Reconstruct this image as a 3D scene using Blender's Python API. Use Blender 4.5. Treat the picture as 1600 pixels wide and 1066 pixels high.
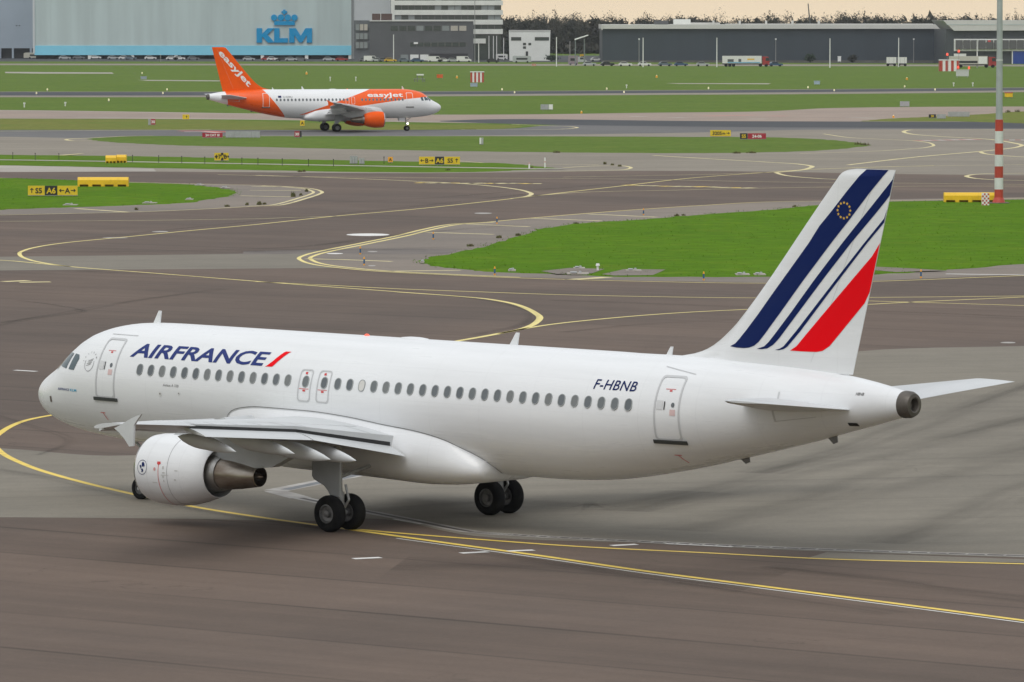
import bpy, bmesh, math, random
import numpy as np
from mathutils import Vector, Matrix

for o in list(bpy.data.objects):
    bpy.data.objects.remove(o)
S = bpy.context.scene
COL = S.collection
rnd = random.Random(7)

# ------------------------------------------------------------------ camera
F_PX, CAM_H, PITCH = 8350.6, 16.378, 0.06091      # focal length in photo pixels (1600 wide), metres, radians
cd = bpy.data.cameras.new('camera')
cam = bpy.data.objects.new('camera', cd)
COL.objects.link(cam)
cam.location = (0, 0, CAM_H)
cam.rotation_euler = (math.pi / 2 - PITCH, 0, 0)
cd.sensor_fit = 'HORIZONTAL'
cd.sensor_width = 36.0
cd.lens = F_PX * 36.0 / 1600.0
cd.clip_start = 1.0
cd.clip_end = 20000.0
S.camera = cam

# ------------------------------------------------------------------ sky, sun, exposure
SUN_EL, SUN_AZ = math.radians(56), math.radians(-108)   # azimuth: direction towards the sun, from +X, counter-clockwise
W = bpy.data.worlds.new('World')
S.world = W
W.use_nodes = True
wn, wl = W.node_tree.nodes, W.node_tree.links
bg = wn['Background']
sky = wn.new('ShaderNodeTexSky')
sky.sky_type = 'NISHITA'
sky.sun_disc = False
sky.sun_elevation = SUN_EL
sky.sun_rotation = math.pi / 2 - SUN_AZ
sky.dust_density = 4.0
tcw = wn.new('ShaderNodeTexCoord')
sepw = wn.new('ShaderNodeSeparateXYZ')
wl.new(tcw.outputs['Generated'], sepw.inputs[0])
rampw = wn.new('ShaderNodeValToRGB')          # the cloud layer: warm where it thins out at the horizon, grey above
rampw.color_ramp.elements[0].position = 0.0
rampw.color_ramp.elements[0].color = (1.12, 0.92, 0.66, 1)
rampw.color_ramp.elements[1].position = 1.0
rampw.color_ramp.elements[1].color = (1.06, 1.11, 1.16, 1)
e = rampw.color_ramp.elements.new(0.035); e.color = (0.92, 0.80, 0.66, 1)
e = rampw.color_ramp.elements.new(0.10); e.color = (0.82, 0.83, 0.84, 1)
wl.new(sepw.outputs['Z'], rampw.inputs[0])
scw = wn.new('ShaderNodeVectorMath'); scw.operation = 'SCALE'
scw.inputs['Scale'].default_value = 8.4
wl.new(rampw.outputs[0], scw.inputs[0])
mixw = wn.new('ShaderNodeMix'); mixw.data_type = 'RGBA'
mixw.inputs[0].default_value = 0.93           # overcast: little of the clear sky shows through
wl.new(sky.outputs[0], mixw.inputs[6])
wl.new(scw.outputs[0], mixw.inputs[7])
wl.new(mixw.outputs[2], bg.inputs[0])
bg.inputs[1].default_value = 0.1

sd = bpy.data.lights.new('sun', 'SUN')
sd.energy = 1.25
sd.angle = math.radians(38)
sd.color = (1.0, 0.975, 0.94)
sun = bpy.data.objects.new('sun', sd)
COL.objects.link(sun)
sdir = Vector((math.cos(SUN_EL) * math.cos(SUN_AZ), math.cos(SUN_EL) * math.sin(SUN_AZ), math.sin(SUN_EL)))
sun.rotation_euler = sdir.to_track_quat('Z', 'Y').to_euler()
sun.location = (0, 200, 120)

vs = S.view_settings
vs.view_transform = 'Standard'
vs.look = 'None'
vs.gamma = 1.0
vs.exposure = 0.0
vs.use_curve_mapping = False
S.render.engine = 'CYCLES'

# ------------------------------------------------------------------ helpers
CP, SP = math.cos(PITCH), math.sin(PITCH)
def ray(u, v):
    a, b = (u - 800) / F_PX, (533 - v) / F_PX
    return (a, CP + b * SP, -SP + b * CP)
def G(u, v, z=0.0):                     # photo pixel -> point on the ground
    d = ray(u, v); t = (z - CAM_H) / d[2]
    return Vector((t * d[0], t * d[1], z))
def P(u, v, Y):                         # photo pixel -> point on the upright plane y = Y
    d = ray(u, v); t = Y / d[1]
    return Vector((t * d[0], Y, CAM_H + t * d[2]))
def dist(v):
    return G(800, v).y

def tag(o, label=None, cat=None, group=None, kind=None):
    if label: o['label'] = label
    if cat: o['category'] = cat
    if group: o['group'] = group
    if kind: o['kind'] = kind
    return o
def link(name, me, parent=None, m=None, loc=None):
    o = bpy.data.objects.new(name, me)
    COL.objects.link(o)
    if m is not None and me is not None and len(me.materials) == 0: me.materials.append(m)
    if parent is not None: o.parent = parent
    if loc is not None: o.location = loc
    return o
def mesh(name, vs_, fs, m, parent=None, smooth=False, loc=None, auto=None):
    me = bpy.data.meshes.new(name)
    me.from_pydata([tuple(v) for v in vs_], [], [tuple(f) for f in fs])
    bm = bmesh.new(); bm.from_mesh(me)
    bmesh.ops.recalc_face_normals(bm, faces=bm.faces)
    if auto is not None:
        for f in bm.faces: f.smooth = True
        for ed in bm.edges:
            if len(ed.link_faces) == 2 and ed.calc_face_angle(0) > auto: ed.smooth = False
    elif smooth:
        for f in bm.faces: f.smooth = True
    bm.to_mesh(me); bm.free()
    me.materials.append(m)
    return link(name, me, parent, None, loc)
def empty(name, loc, rz=0.0, label=None, cat=None, group=None):
    o = bpy.data.objects.new(name, None)
    COL.objects.link(o)
    o.location = loc
    o.rotation_euler = (0, 0, rz)
    o.empty_display_size = 0.5
    return tag(o, label, cat, group)
def copy_tree(o, parent=None):
    c = o.copy(); COL.objects.link(c); c.parent = parent
    for ch in list(o.children): copy_tree(ch, c)
    return c
class MB:
    def __init__(s): s.v = []; s.f = []
    def add(s, vs_, fs):
        n = len(s.v); s.v += [tuple(v) for v in vs_]; s.f += [tuple(i + n for i in f) for f in fs]; return s
    def box(s, x0, x1, y0, y1, z0, z1):
        vs_ = [(x, y, z) for z in (z0, z1) for y in (y0, y1) for x in (x0, x1)]
        return s.add(vs_, [(0, 2, 3, 1), (4, 5, 7, 6), (0, 1, 5, 4), (2, 6, 7, 3), (0, 4, 6, 2), (1, 3, 7, 5)])
    def prism(s, poly, a, b, axis='y'):     # 2-D polygon extruded from a to b
        n = len(poly)
        def mk(p, t): return (p[0], t, p[1]) if axis == 'y' else ((t, p[0], p[1]) if axis == 'x' else (p[0], p[1], t))
        vs_ = [mk(p, a) for p in poly] + [mk(p, b) for p in poly]
        fs = [tuple(range(n))[::-1], tuple(range(n, 2 * n))] + [(i, (i + 1) % n, n + (i + 1) % n, n + i) for i in range(n)]
        return s.add(vs_, fs)
    def tube(s, a, b, r0, r1=None, n=10):
        r1 = r0 if r1 is None else r1
        a, b = Vector(a), Vector(b); d = (b - a).normalized()
        q = d.orthogonal().normalized(); w = d.cross(q)
        vs_ = []
        for c, r in ((a, r0), (b, r1)):
            for i in range(n):
                t = 2 * math.pi * i / n
                vs_.append(c + q * (r * math.cos(t)) + w * (r * math.sin(t)))
        fs = [(i, (i + 1) % n, n + (i + 1) % n, n + i) for i in range(n)] + [tuple(range(n))[::-1], tuple(range(n, 2 * n))]
        return s.add(vs_, fs)
    def build(s, name, m, parent=None, smooth=False, loc=None, auto=None):
        return mesh(name, s.v, s.f, m, parent, smooth, loc, auto)
def loft(rings, cap0=True, cap1=True, closed=True):
    n = len(rings[0]); vs_ = [p for r in rings for p in r]; fs = []
    for i in range(len(rings) - 1):
        for j in range(n if closed else n - 1):
            k = (j + 1) % n
            fs.append((i * n + j, i * n + k, (i + 1) * n + k, (i + 1) * n + j))
    if cap0: fs.append(tuple(range(n))[::-1])
    if cap1: fs.append(tuple(range((len(rings) - 1) * n, len(rings) * n)))
    return vs_, fs
def spline(pts, n=10):
    pts = [Vector((p[0], p[1], 0)) for p in pts]
    if len(pts) < 3: return [(p.x, p.y) for p in pts]
    ext = [2 * pts[0] - pts[1]] + pts + [2 * pts[-1] - pts[-2]]
    out = []
    for i in range(1, len(ext) - 2):
        p0, p1, p2, p3 = ext[i - 1:i + 3]
        t0 = 0.0
        t1 = t0 + max(1e-4, (p1 - p0).length ** 0.5); t2 = t1 + max(1e-4, (p2 - p1).length ** 0.5); t3 = t2 + max(1e-4, (p3 - p2).length ** 0.5)
        for k in range(n):
            t = t1 + (t2 - t1) * k / n
            a1 = p0 * ((t1 - t) / (t1 - t0)) + p1 * ((t - t0) / (t1 - t0))
            a2 = p1 * ((t2 - t) / (t2 - t1)) + p2 * ((t - t1) / (t2 - t1))
            a3 = p2 * ((t3 - t) / (t3 - t2)) + p3 * ((t - t2) / (t3 - t2))
            b1 = a1 * ((t2 - t) / (t2 - t0)) + a2 * ((t - t0) / (t2 - t0))
            b2 = a2 * ((t3 - t) / (t3 - t1)) + a3 * ((t - t1) / (t3 - t1))
            c = b1 * ((t2 - t) / (t2 - t1)) + b2 * ((t - t1) / (t2 - t1))
            out.append((c.x, c.y))
    out.append((pts[-1].x, pts[-1].y))
    return out

# text -> flat mesh data (built-in typeface), cached; x to the right, y up, cap height 1, centred on x
_tx = {}
def text2d(s, bold=0.0, shear=0.0, space=1.0, widen=1.0):
    key = (s, bold, shear, space, widen)
    if key in _tx: return _tx[key]
    c = bpy.data.curves.new('t', 'FONT')
    c.body = s; c.size = 1.0; c.offset = bold; c.shear = shear; c.space_character = space
    c.fill_mode = 'BOTH'; c.resolution_u = 3
    o = bpy.data.objects.new('t', c); COL.objects.link(o)
    dg = bpy.context.evaluated_depsgraph_get(); dg.update()
    me = bpy.data.meshes.new_from_object(o.evaluated_get(dg))
    vs_ = np.array([v.co[:2] for v in me.vertices]) if len(me.vertices) else np.zeros((1, 2))
    fs = [tuple(p.vertices) for p in me.polygons]
    bpy.data.objects.remove(o); bpy.data.curves.remove(c); bpy.data.meshes.remove(me)
    mn, mx = vs_.min(0), vs_.max(0)
    cap = 0.729 + 2 * bold
    vs_[:, 0] = (vs_[:, 0] - (mn[0] + mx[0]) / 2) / cap * widen
    vs_[:, 1] = (vs_[:, 1] + bold) / cap
    _tx[key] = (vs_, fs)
    return _tx[key]
def subdiv2d(vs_, fs, L):               # triangulate and split long edges of a flat shape
    me = bpy.data.meshes.new('q')
    me.from_pydata([(v[0], v[1], 0) for v in vs_], [], fs)
    bm = bmesh.new(); bm.from_mesh(me)
    bmesh.ops.triangulate(bm, faces=bm.faces)
    for _ in range(6):
        es = [ed for ed in bm.edges if ed.calc_length() > L]
        if not es: break
        bmesh.ops.subdivide_edges(bm, edges=es, cuts=1)
        bmesh.ops.triangulate(bm, faces=bm.faces)
    bm.verts.index_update()
    v = [(q.co.x, q.co.y) for q in bm.verts]; f = [tuple(w.index for w in p.verts) for p in bm.faces]
    bm.free(); bpy.data.meshes.remove(me)
    return v, f

# ------------------------------------------------------------------ materials
def mat(name, col, rough=0.6, metal=0.0, spec=0.5, var=0.0, scale=1.0, col2=None, bump=0.0, bscale=20.0, coat=0.0, emit=None, es=0.0, detail=4.0, stretch=None, contrast=(0.35, 0.65)):
    m = bpy.data.materials.new(name); m.use_nodes = True
    nt = m.node_tree; b = nt.nodes['Principled BSDF']
    b.inputs['Base Color'].default_value = (*col, 1)
    b.inputs['Roughness'].default_value = rough
    b.inputs['Metallic'].default_value = metal
    b.inputs['Specular IOR Level'].default_value = spec
    b.inputs['Coat Weight'].default_value = coat
    if emit: b.inputs['Emission Color'].default_value = (*emit, 1); b.inputs['Emission Strength'].default_value = es
    if var or bump:
        tc = nt.nodes.new('ShaderNodeTexCoord'); src = tc.outputs['Object']
        if stretch:
            mp = nt.nodes.new('ShaderNodeMapping'); mp.inputs['Scale'].default_value = stretch
            nt.links.new(src, mp.inputs[0]); src = mp.outputs[0]
    if var:
        n = nt.nodes.new('ShaderNodeTexNoise'); n.inputs['Scale'].default_value = scale; n.inputs['Detail'].default_value = detail
        nt.links.new(src, n.inputs[0])
        r = nt.nodes.new('ShaderNodeMapRange'); r.inputs[1].default_value = contrast[0]; r.inputs[2].default_value = contrast[1]
        nt.links.new(n.outputs[0], r.inputs[0])
        mx = nt.nodes.new('ShaderNodeMix'); mx.data_type = 'RGBA'
        c2 = col2 or tuple(c * (1 - var) for c in col)
        mx.inputs[6].default_value = (*col, 1); mx.inputs[7].default_value = (*c2, 1)
        nt.links.new(r.outputs[0], mx.inputs[0]); nt.links.new(mx.outputs[2], b.inputs['Base Color'])
    if bump:
        n2 = nt.nodes.new('ShaderNodeTexNoise'); n2.inputs['Scale'].default_value = bscale; n2.inputs['Detail'].default_value = 3
        nt.links.new(src, n2.inputs[0])
        bp = nt.nodes.new('ShaderNodeBump'); bp.inputs['Strength'].default_value = bump; bp.inputs['Distance'].default_value = 0.05
        nt.links.new(n2.outputs[0], bp.inputs['Height']); nt.links.new(bp.outputs[0], b.inputs['Normal'])
    return m

def pavement(name, c1, c2, lane_dir=None, lane_w=6.0, fine=0.10, lane_var=0.10, rough=0.82, blotch=(0.035, 0.16), seam=0.0, streak=0.16):
    """worn paving: broad blotches, stretched tyre streaks, fine aggregate and, if asked for, paving lanes with tarred seams"""
    m = bpy.data.materials.new(name); m.use_nodes = True
    nt = m.node_tree; N = nt.nodes.new; L = nt.links.new; b = nt.nodes['Principled BSDF']
    b.inputs['Roughness'].default_value = rough; b.inputs['Specular IOR Level'].default_value = 0.25
    tc = N('ShaderNodeTexCoord'); ang = lane_dir or 0.0
    mp = N('ShaderNodeMapping'); mp.inputs['Rotation'].default_value = (0, 0, -ang); L(tc.outputs['Object'], mp.inputs[0])
    def noise(src, sc, det=4, rough_=0.6):
        n = N('ShaderNodeTexNoise'); n.inputs['Scale'].default_value = sc; n.inputs['Detail'].default_value = det; n.inputs['Roughness'].default_value = rough_
        L(src, n.inputs[0]); return n.outputs[0]
    def rng(x, a, b_, c=0.0, d=1.0):
        r = N('ShaderNodeMapRange'); r.inputs[1].default_value = a; r.inputs[2].default_value = b_; r.inputs[3].default_value = c; r.inputs[4].default_value = d
        L(x, r.inputs[0]); return r.outputs[0]
    def mul(x, y):
        q = N('ShaderNodeMath'); q.operation = 'MULTIPLY'; L(x, q.inputs[0])
        if isinstance(y, float): q.inputs[1].default_value = y
        else: L(y, q.inputs[1])
        return q.outputs[0]
    mx = N('ShaderNodeMix'); mx.data_type = 'RGBA'
    mx.inputs[6].default_value = (*c1, 1); mx.inputs[7].default_value = (*c2, 1)
    L(rng(noise(mp.outputs[0], blotch[0], 6), 0.40, 0.60), mx.inputs[0])
    val = rng(noise(mp.outputs[0], blotch[1], 5), 0.3, 0.7, 0.93, 1.07)
    st = N('ShaderNodeMapping'); st.inputs['Scale'].default_value = (0.012, 0.6, 1); L(mp.outputs[0], st.inputs[0])
    val = mul(val, rng(noise(st.outputs[0], 1.0, 5, 0.7), 0.3, 0.72, 1.0 + streak * 0.35, 1.0 - streak))
    val = mul(val, rng(noise(tc.outputs['Object'], 6.0, 4, 0.75), 0.25, 0.75, 1 - fine, 1 + fine))
    val = mul(val, rng(noise(tc.outputs['Object'], 0.9, 5, 0.7), 0.3, 0.7, 0.95, 1.05))
    gr = rng(noise(tc.outputs['Object'], 26.0, 2, 0.8), 0.3, 0.7, 0.90, 1.10); val = mul(val, gr)
    vo = N('ShaderNodeTexVoronoi'); vo.feature = 'DISTANCE_TO_EDGE'; vo.inputs['Scale'].default_value = 0.045; vo.inputs['Randomness'].default_value = 1.0
    wv = N('ShaderNodeVectorMath'); wv.operation = 'ADD'; L(tc.outputs['Object'], wv.inputs[0])
    ns = N('ShaderNodeTexNoise'); ns.inputs['Scale'].default_value = 0.5; ns.inputs['Detail'].default_value = 4; L(tc.outputs['Object'], ns.inputs[0])
    sv = N('ShaderNodeVectorMath'); sv.operation = 'SCALE'; sv.inputs['Scale'].default_value = 5.0; L(ns.outputs['Color'], sv.inputs[0]); L(sv.outputs[0], wv.inputs[1]); L(wv.outputs[0], vo.inputs['Vector'])
    crk = mul(rng(vo.outputs['Distance'], 0.0006, 0.0035, 1.0, 0.0), rng(noise(tc.outputs['Object'], 0.06, 3), 0.52, 0.62))
    val = mul(val, rng(crk, 0, 1, 1.0, 0.72))
    if lane_w:
        sx = N('ShaderNodeSeparateXYZ'); L(mp.outputs[0], sx.inputs[0])
        wob = N('ShaderNodeMath'); wob.operation = 'ADD'; L(sx.outputs['Y'], wob.inputs[0])
        L(mul(noise(st.outputs[0], 0.8, 2), 0.8), wob.inputs[1])
        dv = N('ShaderNodeMath'); dv.operation = 'DIVIDE'; L(wob.outputs[0], dv.inputs[0]); dv.inputs[1].default_value = lane_w
        fl = N('ShaderNodeMath'); fl.operation = 'FLOOR'; L(dv.outputs[0], fl.inputs[0])
        wnz = N('ShaderNodeTexWhiteNoise'); wnz.noise_dimensions = '1D'; L(fl.outputs[0], wnz.inputs['W'])
        val = mul(val, rng(wnz.outputs[0], 0, 1, 1 - lane_var, 1 + lane_var))
        if seam:
            fr = N('ShaderNodeMath'); fr.operation = 'FRACT'; L(dv.outputs[0], fr.inputs[0])
            pp = N('ShaderNodeMath'); pp.operation = 'PINGPONG'; L(dv.outputs[0], pp.inputs[0]); pp.inputs[1].default_value = 0.5
            brk = rng(noise(st.outputs[0], 3.0, 3), 0.35, 0.6)
            sm = mul(rng(pp.outputs[0], 0.004, 0.03, 1.0, 0.0), brk)
            val = mul(val, rng(sm, 0, 1, 1.0, 1.0 - seam))
    vm = N('ShaderNodeVectorMath'); vm.operation = 'SCALE'; L(mx.outputs[2], vm.inputs[0]); L(val, vm.inputs['Scale'])
    L(vm.outputs[0], b.inputs['Base Color'])
    bp = N('ShaderNodeBump'); bp.inputs['Strength'].default_value = 0.25; bp.inputs['Distance'].default_value = 0.02
    L(noise(tc.outputs['Object'], 18.0, 3), bp.inputs['Height']); L(bp.outputs[0], b.inputs['Normal'])
    return m

def grass_mat(name, c1, c2, c3):
    m = bpy.data.materials.new(name); m.use_nodes = True
    nt = m.node_tree; N = nt.nodes.new; L = nt.links.new; b = nt.nodes['Principled BSDF']
    b.inputs['Roughness'].default_value = 0.95; b.inputs['Specular IOR Level'].default_value = 0.04
    tc = N('ShaderNodeTexCoord')
    def noise(sc, det):
        n = N('ShaderNodeTexNoise'); n.inputs['Scale'].default_value = sc; n.inputs['Detail'].default_value = det; n.inputs['Roughness'].default_value = 0.65
        L(tc.outputs['Object'], n.inputs[0]); return n.outputs[0]
    def rng(x, a, b_, c=0.0, d=1.0):
        r = N('ShaderNodeMapRange'); r.inputs[1].default_value = a; r.inputs[2].default_value = b_; r.inputs[3].default_value = c; r.inputs[4].default_value = d
        L(x, r.inputs[0]); return r.outputs[0]
    m1 = N('ShaderNodeMix'); m1.data_type = 'RGBA'; m1.inputs[6].default_value = (*c1, 1); m1.inputs[7].default_value = (*c2, 1)
    L(rng(noise(0.05, 5), 0.35, 0.65), m1.inputs[0])
    m2 = N('ShaderNodeMix'); m2.data_type = 'RGBA'; m2.inputs[7].default_value = (*c3, 1)
    L(m1.outputs[2], m2.inputs[6]); L(rng(noise(0.22, 6), 0.52, 0.75, 0, 0.75), m2.inputs[0])
    v1 = rng(noise(0.55, 6), 0.25, 0.75, 0.74, 1.26)
    vm = N('ShaderNodeVectorMath'); vm.operation = 'SCALE'; L(m2.outputs[2], vm.inputs[0]); L(v1, vm.inputs['Scale'])
    L(vm.outputs[0], b.inputs['Base Color'])
    bp = N('ShaderNodeBump'); bp.inputs['Strength'].default_value = 0.8; bp.inputs['Distance'].default_value = 0.12
    L(noise(1.4, 5), bp.inputs['Height']); L(bp.outputs[0], b.inputs['Normal'])
    return m

ld = G(600, 992) - G(0, 938)
LANE = math.atan2(ld.y, ld.x)
M = {}
M['asphalt'] = pavement('asphalt', (0.141, 0.102, 0.079), (0.108, 0.081, 0.065), LANE, 6.0, seam=0.45, lane_var=0.07, streak=0.2)
M['asphalt_far'] = pavement('asphalt_far', (0.150, 0.119, 0.098), (0.170, 0.137, 0.112), 0.06, 8.0, lane_var=0.04)
M['asphalt_dark'] = pavement('asphalt_dark', (0.050, 0.055, 0.062), (0.060, 0.064, 0.070), 0.0, 0, streak=0.2)
M['asphalt_grey'] = pavement('asphalt_grey', (0.145, 0.142, 0.140), (0.125, 0.123, 0.124), 0.0, 0)
M['concrete'] = pavement('concrete', (0.218, 0.196, 0.158), (0.190, 0.172, 0.140), LANE + 0.9, 7.5, lane_var=0.02, seam=0.12, streak=0.12)
M['concrete_far'] = pavement('concrete_far', (0.262, 0.232, 0.186), (0.234, 0.206, 0.166), 0.03, 15.0, lane_var=0.05)
M['concrete_tan'] = pavement('concrete_tan', (0.340, 0.265, 0.215), (0.300, 0.240, 0.200), 0.0, 0)
M['concrete_pale'] = pavement('concrete_pale', (0.42, 0.39, 0.34), (0.36, 0.33, 0.29), 0.0, 0)
M['shoulder'] = pavement('shoulder', (0.235, 0.198, 0.165), (0.200, 0.172, 0.146), 0.06, 0)
M['grass'] = grass_mat('grass', (0.090, 0.188, 0.005), (0.070, 0.160, 0.004), (0.138, 0.200, 0.014))
M['grass_mid'] = grass_mat('grass_mid', (0.100, 0.185, 0.012), (0.080, 0.155, 0.010), (0.140, 0.185, 0.022))
M['grass_far'] = grass_mat('grass_far', (0.112, 0.172, 0.030), (0.094, 0.155, 0.024), (0.150, 0.172, 0.038))
M['grass_dry'] = grass_mat('grass_dry', (0.170, 0.180, 0.045), (0.130, 0.175, 0.035), (0.215, 0.180, 0.060))
M['yellow_paint'] = mat('yellow_paint', (0.80, 0.58, 0.09), 0.6, var=0.3, scale=1.5, contrast=(0.5, 0.8))
M['yellow_pale'] = mat('yellow_pale', (0.74, 0.64, 0.33), 0.7, var=0.35, scale=0.8, contrast=(0.4, 0.7))
M['yellow_mid'] = mat('yellow_mid', (0.80, 0.67, 0.24), 0.6, var=0.25, scale=1.2, contrast=(0.5, 0.8))
M['white_paint'] = mat('white_paint', (0.74, 0.73, 0.70), 0.6, var=0.3, scale=2.0, contrast=(0.5, 0.8))
M['red_paint'] = mat('red_paint', (0.62, 0.10, 0.07), 0.6, var=0.3, scale=1.0)
M['worn_white'] = mat('worn_white', (0.44, 0.42, 0.39), 0.7, var=0.5, scale=0.7, col2=(0.24, 0.22, 0.20))
M['seal'] = mat('seal', (0.115, 0.098, 0.086), 0.8, var=0.3, scale=0.3, col2=(0.16, 0.135, 0.118))
M['tar'] = mat('tar', (0.050, 0.044, 0.040), 0.8, var=0.4, scale=0.5, col2=(0.10, 0.088, 0.08))
M['steel'] = mat('steel', (0.34, 0.33, 0.31), 0.5, 0.3, var=0.3, scale=3.0)
M['dark'] = mat('dark', (0.015, 0.015, 0.016), 0.6)
M['black'] = mat('black', (0.02, 0.02, 0.02), 0.5)
M['sign_yellow'] = mat('sign_yellow', (0.80, 0.56, 0.02), 0.45, var=0.12, scale=2)
M['sign_red'] = mat('sign_red', (0.40, 0.02, 0.04), 0.45, var=0.12, scale=2)
M['sign_white'] = mat('sign_white', (0.80, 0.80, 0.78), 0.5)
M['sign_grey'] = mat('sign_grey', (0.42, 0.43, 0.44), 0.5, 0.2, var=0.15, scale=2)
M['post'] = mat('post', (0.30, 0.30, 0.30), 0.5, 0.4)
M['barrier_yellow'] = mat('barrier_yellow', (0.86, 0.53, 0.01), 0.5, var=0.25, scale=1.2, contrast=(0.5, 0.8))
M['mast_red'] = mat('mast_red', (0.50, 0.055, 0.030), 0.5, var=0.2, scale=1.5)
M['mast_white'] = mat('mast_white', (0.70, 0.72, 0.70), 0.5, var=0.12, scale=1.5)
M['mast_grey'] = mat('mast_grey', (0.42, 0.46, 0.46), 0.5, 0.2, var=0.15, scale=1.0)
M['lamp_glow'] = mat('lamp_glow', (0.9, 0.85, 0.6), 0.4, emit=(1.0, 0.85, 0.45), es=0.35)
M['lamp_red'] = mat('lamp_red', (0.6, 0.05, 0.03), 0.4, emit=(1.0, 0.10, 0.05), es=1.2)
M['blue_plastic'] = mat('blue_plastic', (0.02, 0.10, 0.22), 0.5)
M['orange_plastic'] = mat('orange_plastic', (0.85, 0.38, 0.02), 0.5)
# ================================================================== THE GROUND
def poly_px(name, pts, z, m, parent=None, kind=None, curve=False, n=8):
    pp = spline(list(pts) + [pts[0]], n)[:-1] if curve else pts
    g = [G(u, v, 0) for u, v in pp]
    o = mesh(name, [(p.x, p.y, z) for p in g], [tuple(range(len(g)))], m, parent)
    me = o.data
    if me.polygons and me.polygons[0].normal.z < 0: me.flip_normals()
    if kind: o['kind'] = kind
    return o
def band_px(name, top, bot, z, m, parent=None, kind=None, n=6):     # region between two traced edges
    t, b = spline(top, n), spline(bot, n)
    return poly_px(name, t + b[::-1], z, m, parent, kind)
def ribbon(name, pts, w, z, m, parent, n=10, off=0.0, raw=False, uv=False):
    pp = pts if raw else spline(pts, n)
    g = [G(u, v, 0) for u, v in pp]
    L, R = [], []
    for i, p in enumerate(g):
        a, b = g[max(0, i - 1)], g[min(len(g) - 1, i + 1)]
        d = (b - a); d.z = 0
        if d.length < 1e-6: d = Vector((1, 0, 0))
        d.normalize(); nn = Vector((-d.y, d.x, 0))
        L.append(p + nn * (off + w / 2)); R.append(p + nn * (off - w / 2))
    k = len(g)
    vs_ = [(p.x, p.y, z) for p in L + R]
    fs = [(i, i + 1, k + i + 1, k + i) for i in range(k - 1)]
    o = mesh(name, vs_, fs, m, parent)
    if uv:
        ul = o.data.uv_layers.new(name='UVMap'); tot = 0.0; acc = [0.0]
        for i in range(1, k): tot += (g[i] - g[i - 1]).length; acc.append(tot)
        for lp in o.data.loops: ul.data[lp.index].uv = (acc[lp.vertex_index % k], 0.0 if lp.vertex_index < k else 1.0)
    if o.data.polygons and sum(p.normal.z for p in o.data.polygons) < 0: o.data.flip_normals()
    return o

ground = mesh('ground', [(-6000, -300, 0), (6000, -300, 0), (6000, 9000, 0), (-6000, 9000, 0)], [(0, 1, 2, 3)], M['grass_far'])
ground['kind'] = 'structure'
Z1, Z2, Z3, Z4 = 0.004, 0.008, 0.012, 0.016

# ---- far pavements, from the buildings towards the camera
road = band_px('perimeter_road', [(-300, 99.3), (800, 100.2), (1900, 101.5)], [(-300, 101.6), (800, 102.9), (1900, 104.2)], Z1, M['concrete_far'], kind='structure')
yard = band_px('parking_yard', [(-300, 86), (800, 87), (1900, 87)], [(-300, 96.2), (550, 96.5), (1900, 100.5)], Z1, M['asphalt_dark'], kind='structure')
runway_sh = band_px('runway_shoulder', [(-300, 143.0), (330, 143.4), (700, 142.7), (1000, 141.2), (1300, 139.4), (1900, 134.0)],
                    [(-300, 152), (330, 152), (700, 150.6), (1000, 148.6), (1300, 147), (1900, 141.0)], Z1, M['concrete_far'], kind='structure')
runway = band_px('runway', [(-300, 143.6), (330, 144), (700, 143.3), (1000, 141.8), (1300, 140), (1900, 134.5)],
                 [(-300, 149.3), (330, 149.4), (700, 147.6), (1000, 145.8), (1300, 144), (1900, 138.5)], Z2, M['asphalt_dark'], kind='structure')
tx_far = band_px('far_taxiway', [(-300, 171), (0, 172), (200, 174.5), (400, 177.5), (700, 179.3), (860, 178.5), (1000, 176.5), (1200, 174), (1300, 169), (1900, 166)],
                 [(-300, 184.5), (0, 185.5), (400, 187.2), (700, 192), (900, 194), (1200, 196), (1900, 198)], Z1, M['concrete_tan'], kind='structure')
ribbon('edge_line', [(-200, 171.8), (0, 172.6), (200, 175.1), (400, 178.1), (700, 179.9)], 2.0, Z2, M['concrete_pale'], tx_far)
ribbon('edge_line', [(120, 183.2), (330, 186.0), (470, 188), (700, 191)], 2.0, Z2, M['concrete_pale'], tx_far)
tx_dark = band_px('resurfaced_taxiway', [(688, 189), (740, 187.2), (800, 186.3), (900, 187), (1050, 189), (1200, 189.8), (1900, 191)],
                  [(688, 190), (760, 192.6), (850, 195), (1000, 197), (1200, 199), (1900, 201.5)], Z2, M['asphalt_dark'], kind='structure')
tx_roll = band_px('taxiway_asphalt', [(-300, 204), (0, 203.3), (240, 202.8), (480, 203.2), (800, 201), (860, 196), (1000, 196.6), (1200, 198.5), (1900, 201)],
                  [(-300, 215), (0, 214), (130, 216), (300, 213), (800, 213), (1100, 214.5), (1300, 222), (1900, 222)], Z1, M['asphalt_grey'], kind='structure')
apron = band_px('concrete_apron', [(-300, 214.5), (0, 213.8), (130, 216), (300, 212.8), (640, 212.8), (900, 210), (1100, 207), (1260, 203), (1900, 202.5)],
                [(-300, 262), (0, 269.5), (400, 272), (900, 274), (1900, 276)], Z1 + 0.0015, M['concrete_far'], kind='structure')
main = band_px('taxiway_apron', [(-300, 268), (0, 269.2), (240, 268.3), (600, 271), (760, 270), (860, 268.6), (1000, 267.2), (1200, 268.5), (1400, 272), (1900, 277)],
               [(-700, 1420), (800, 1420), (2300, 1420)], Z2, M['asphalt'], kind='structure')
band_px('pale_shoulder', [(-300, 257), (0, 259), (240, 263.8)], [(-300, 268), (0, 269), (244, 268.2)], Z3, M['concrete_pale'], main)
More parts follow.
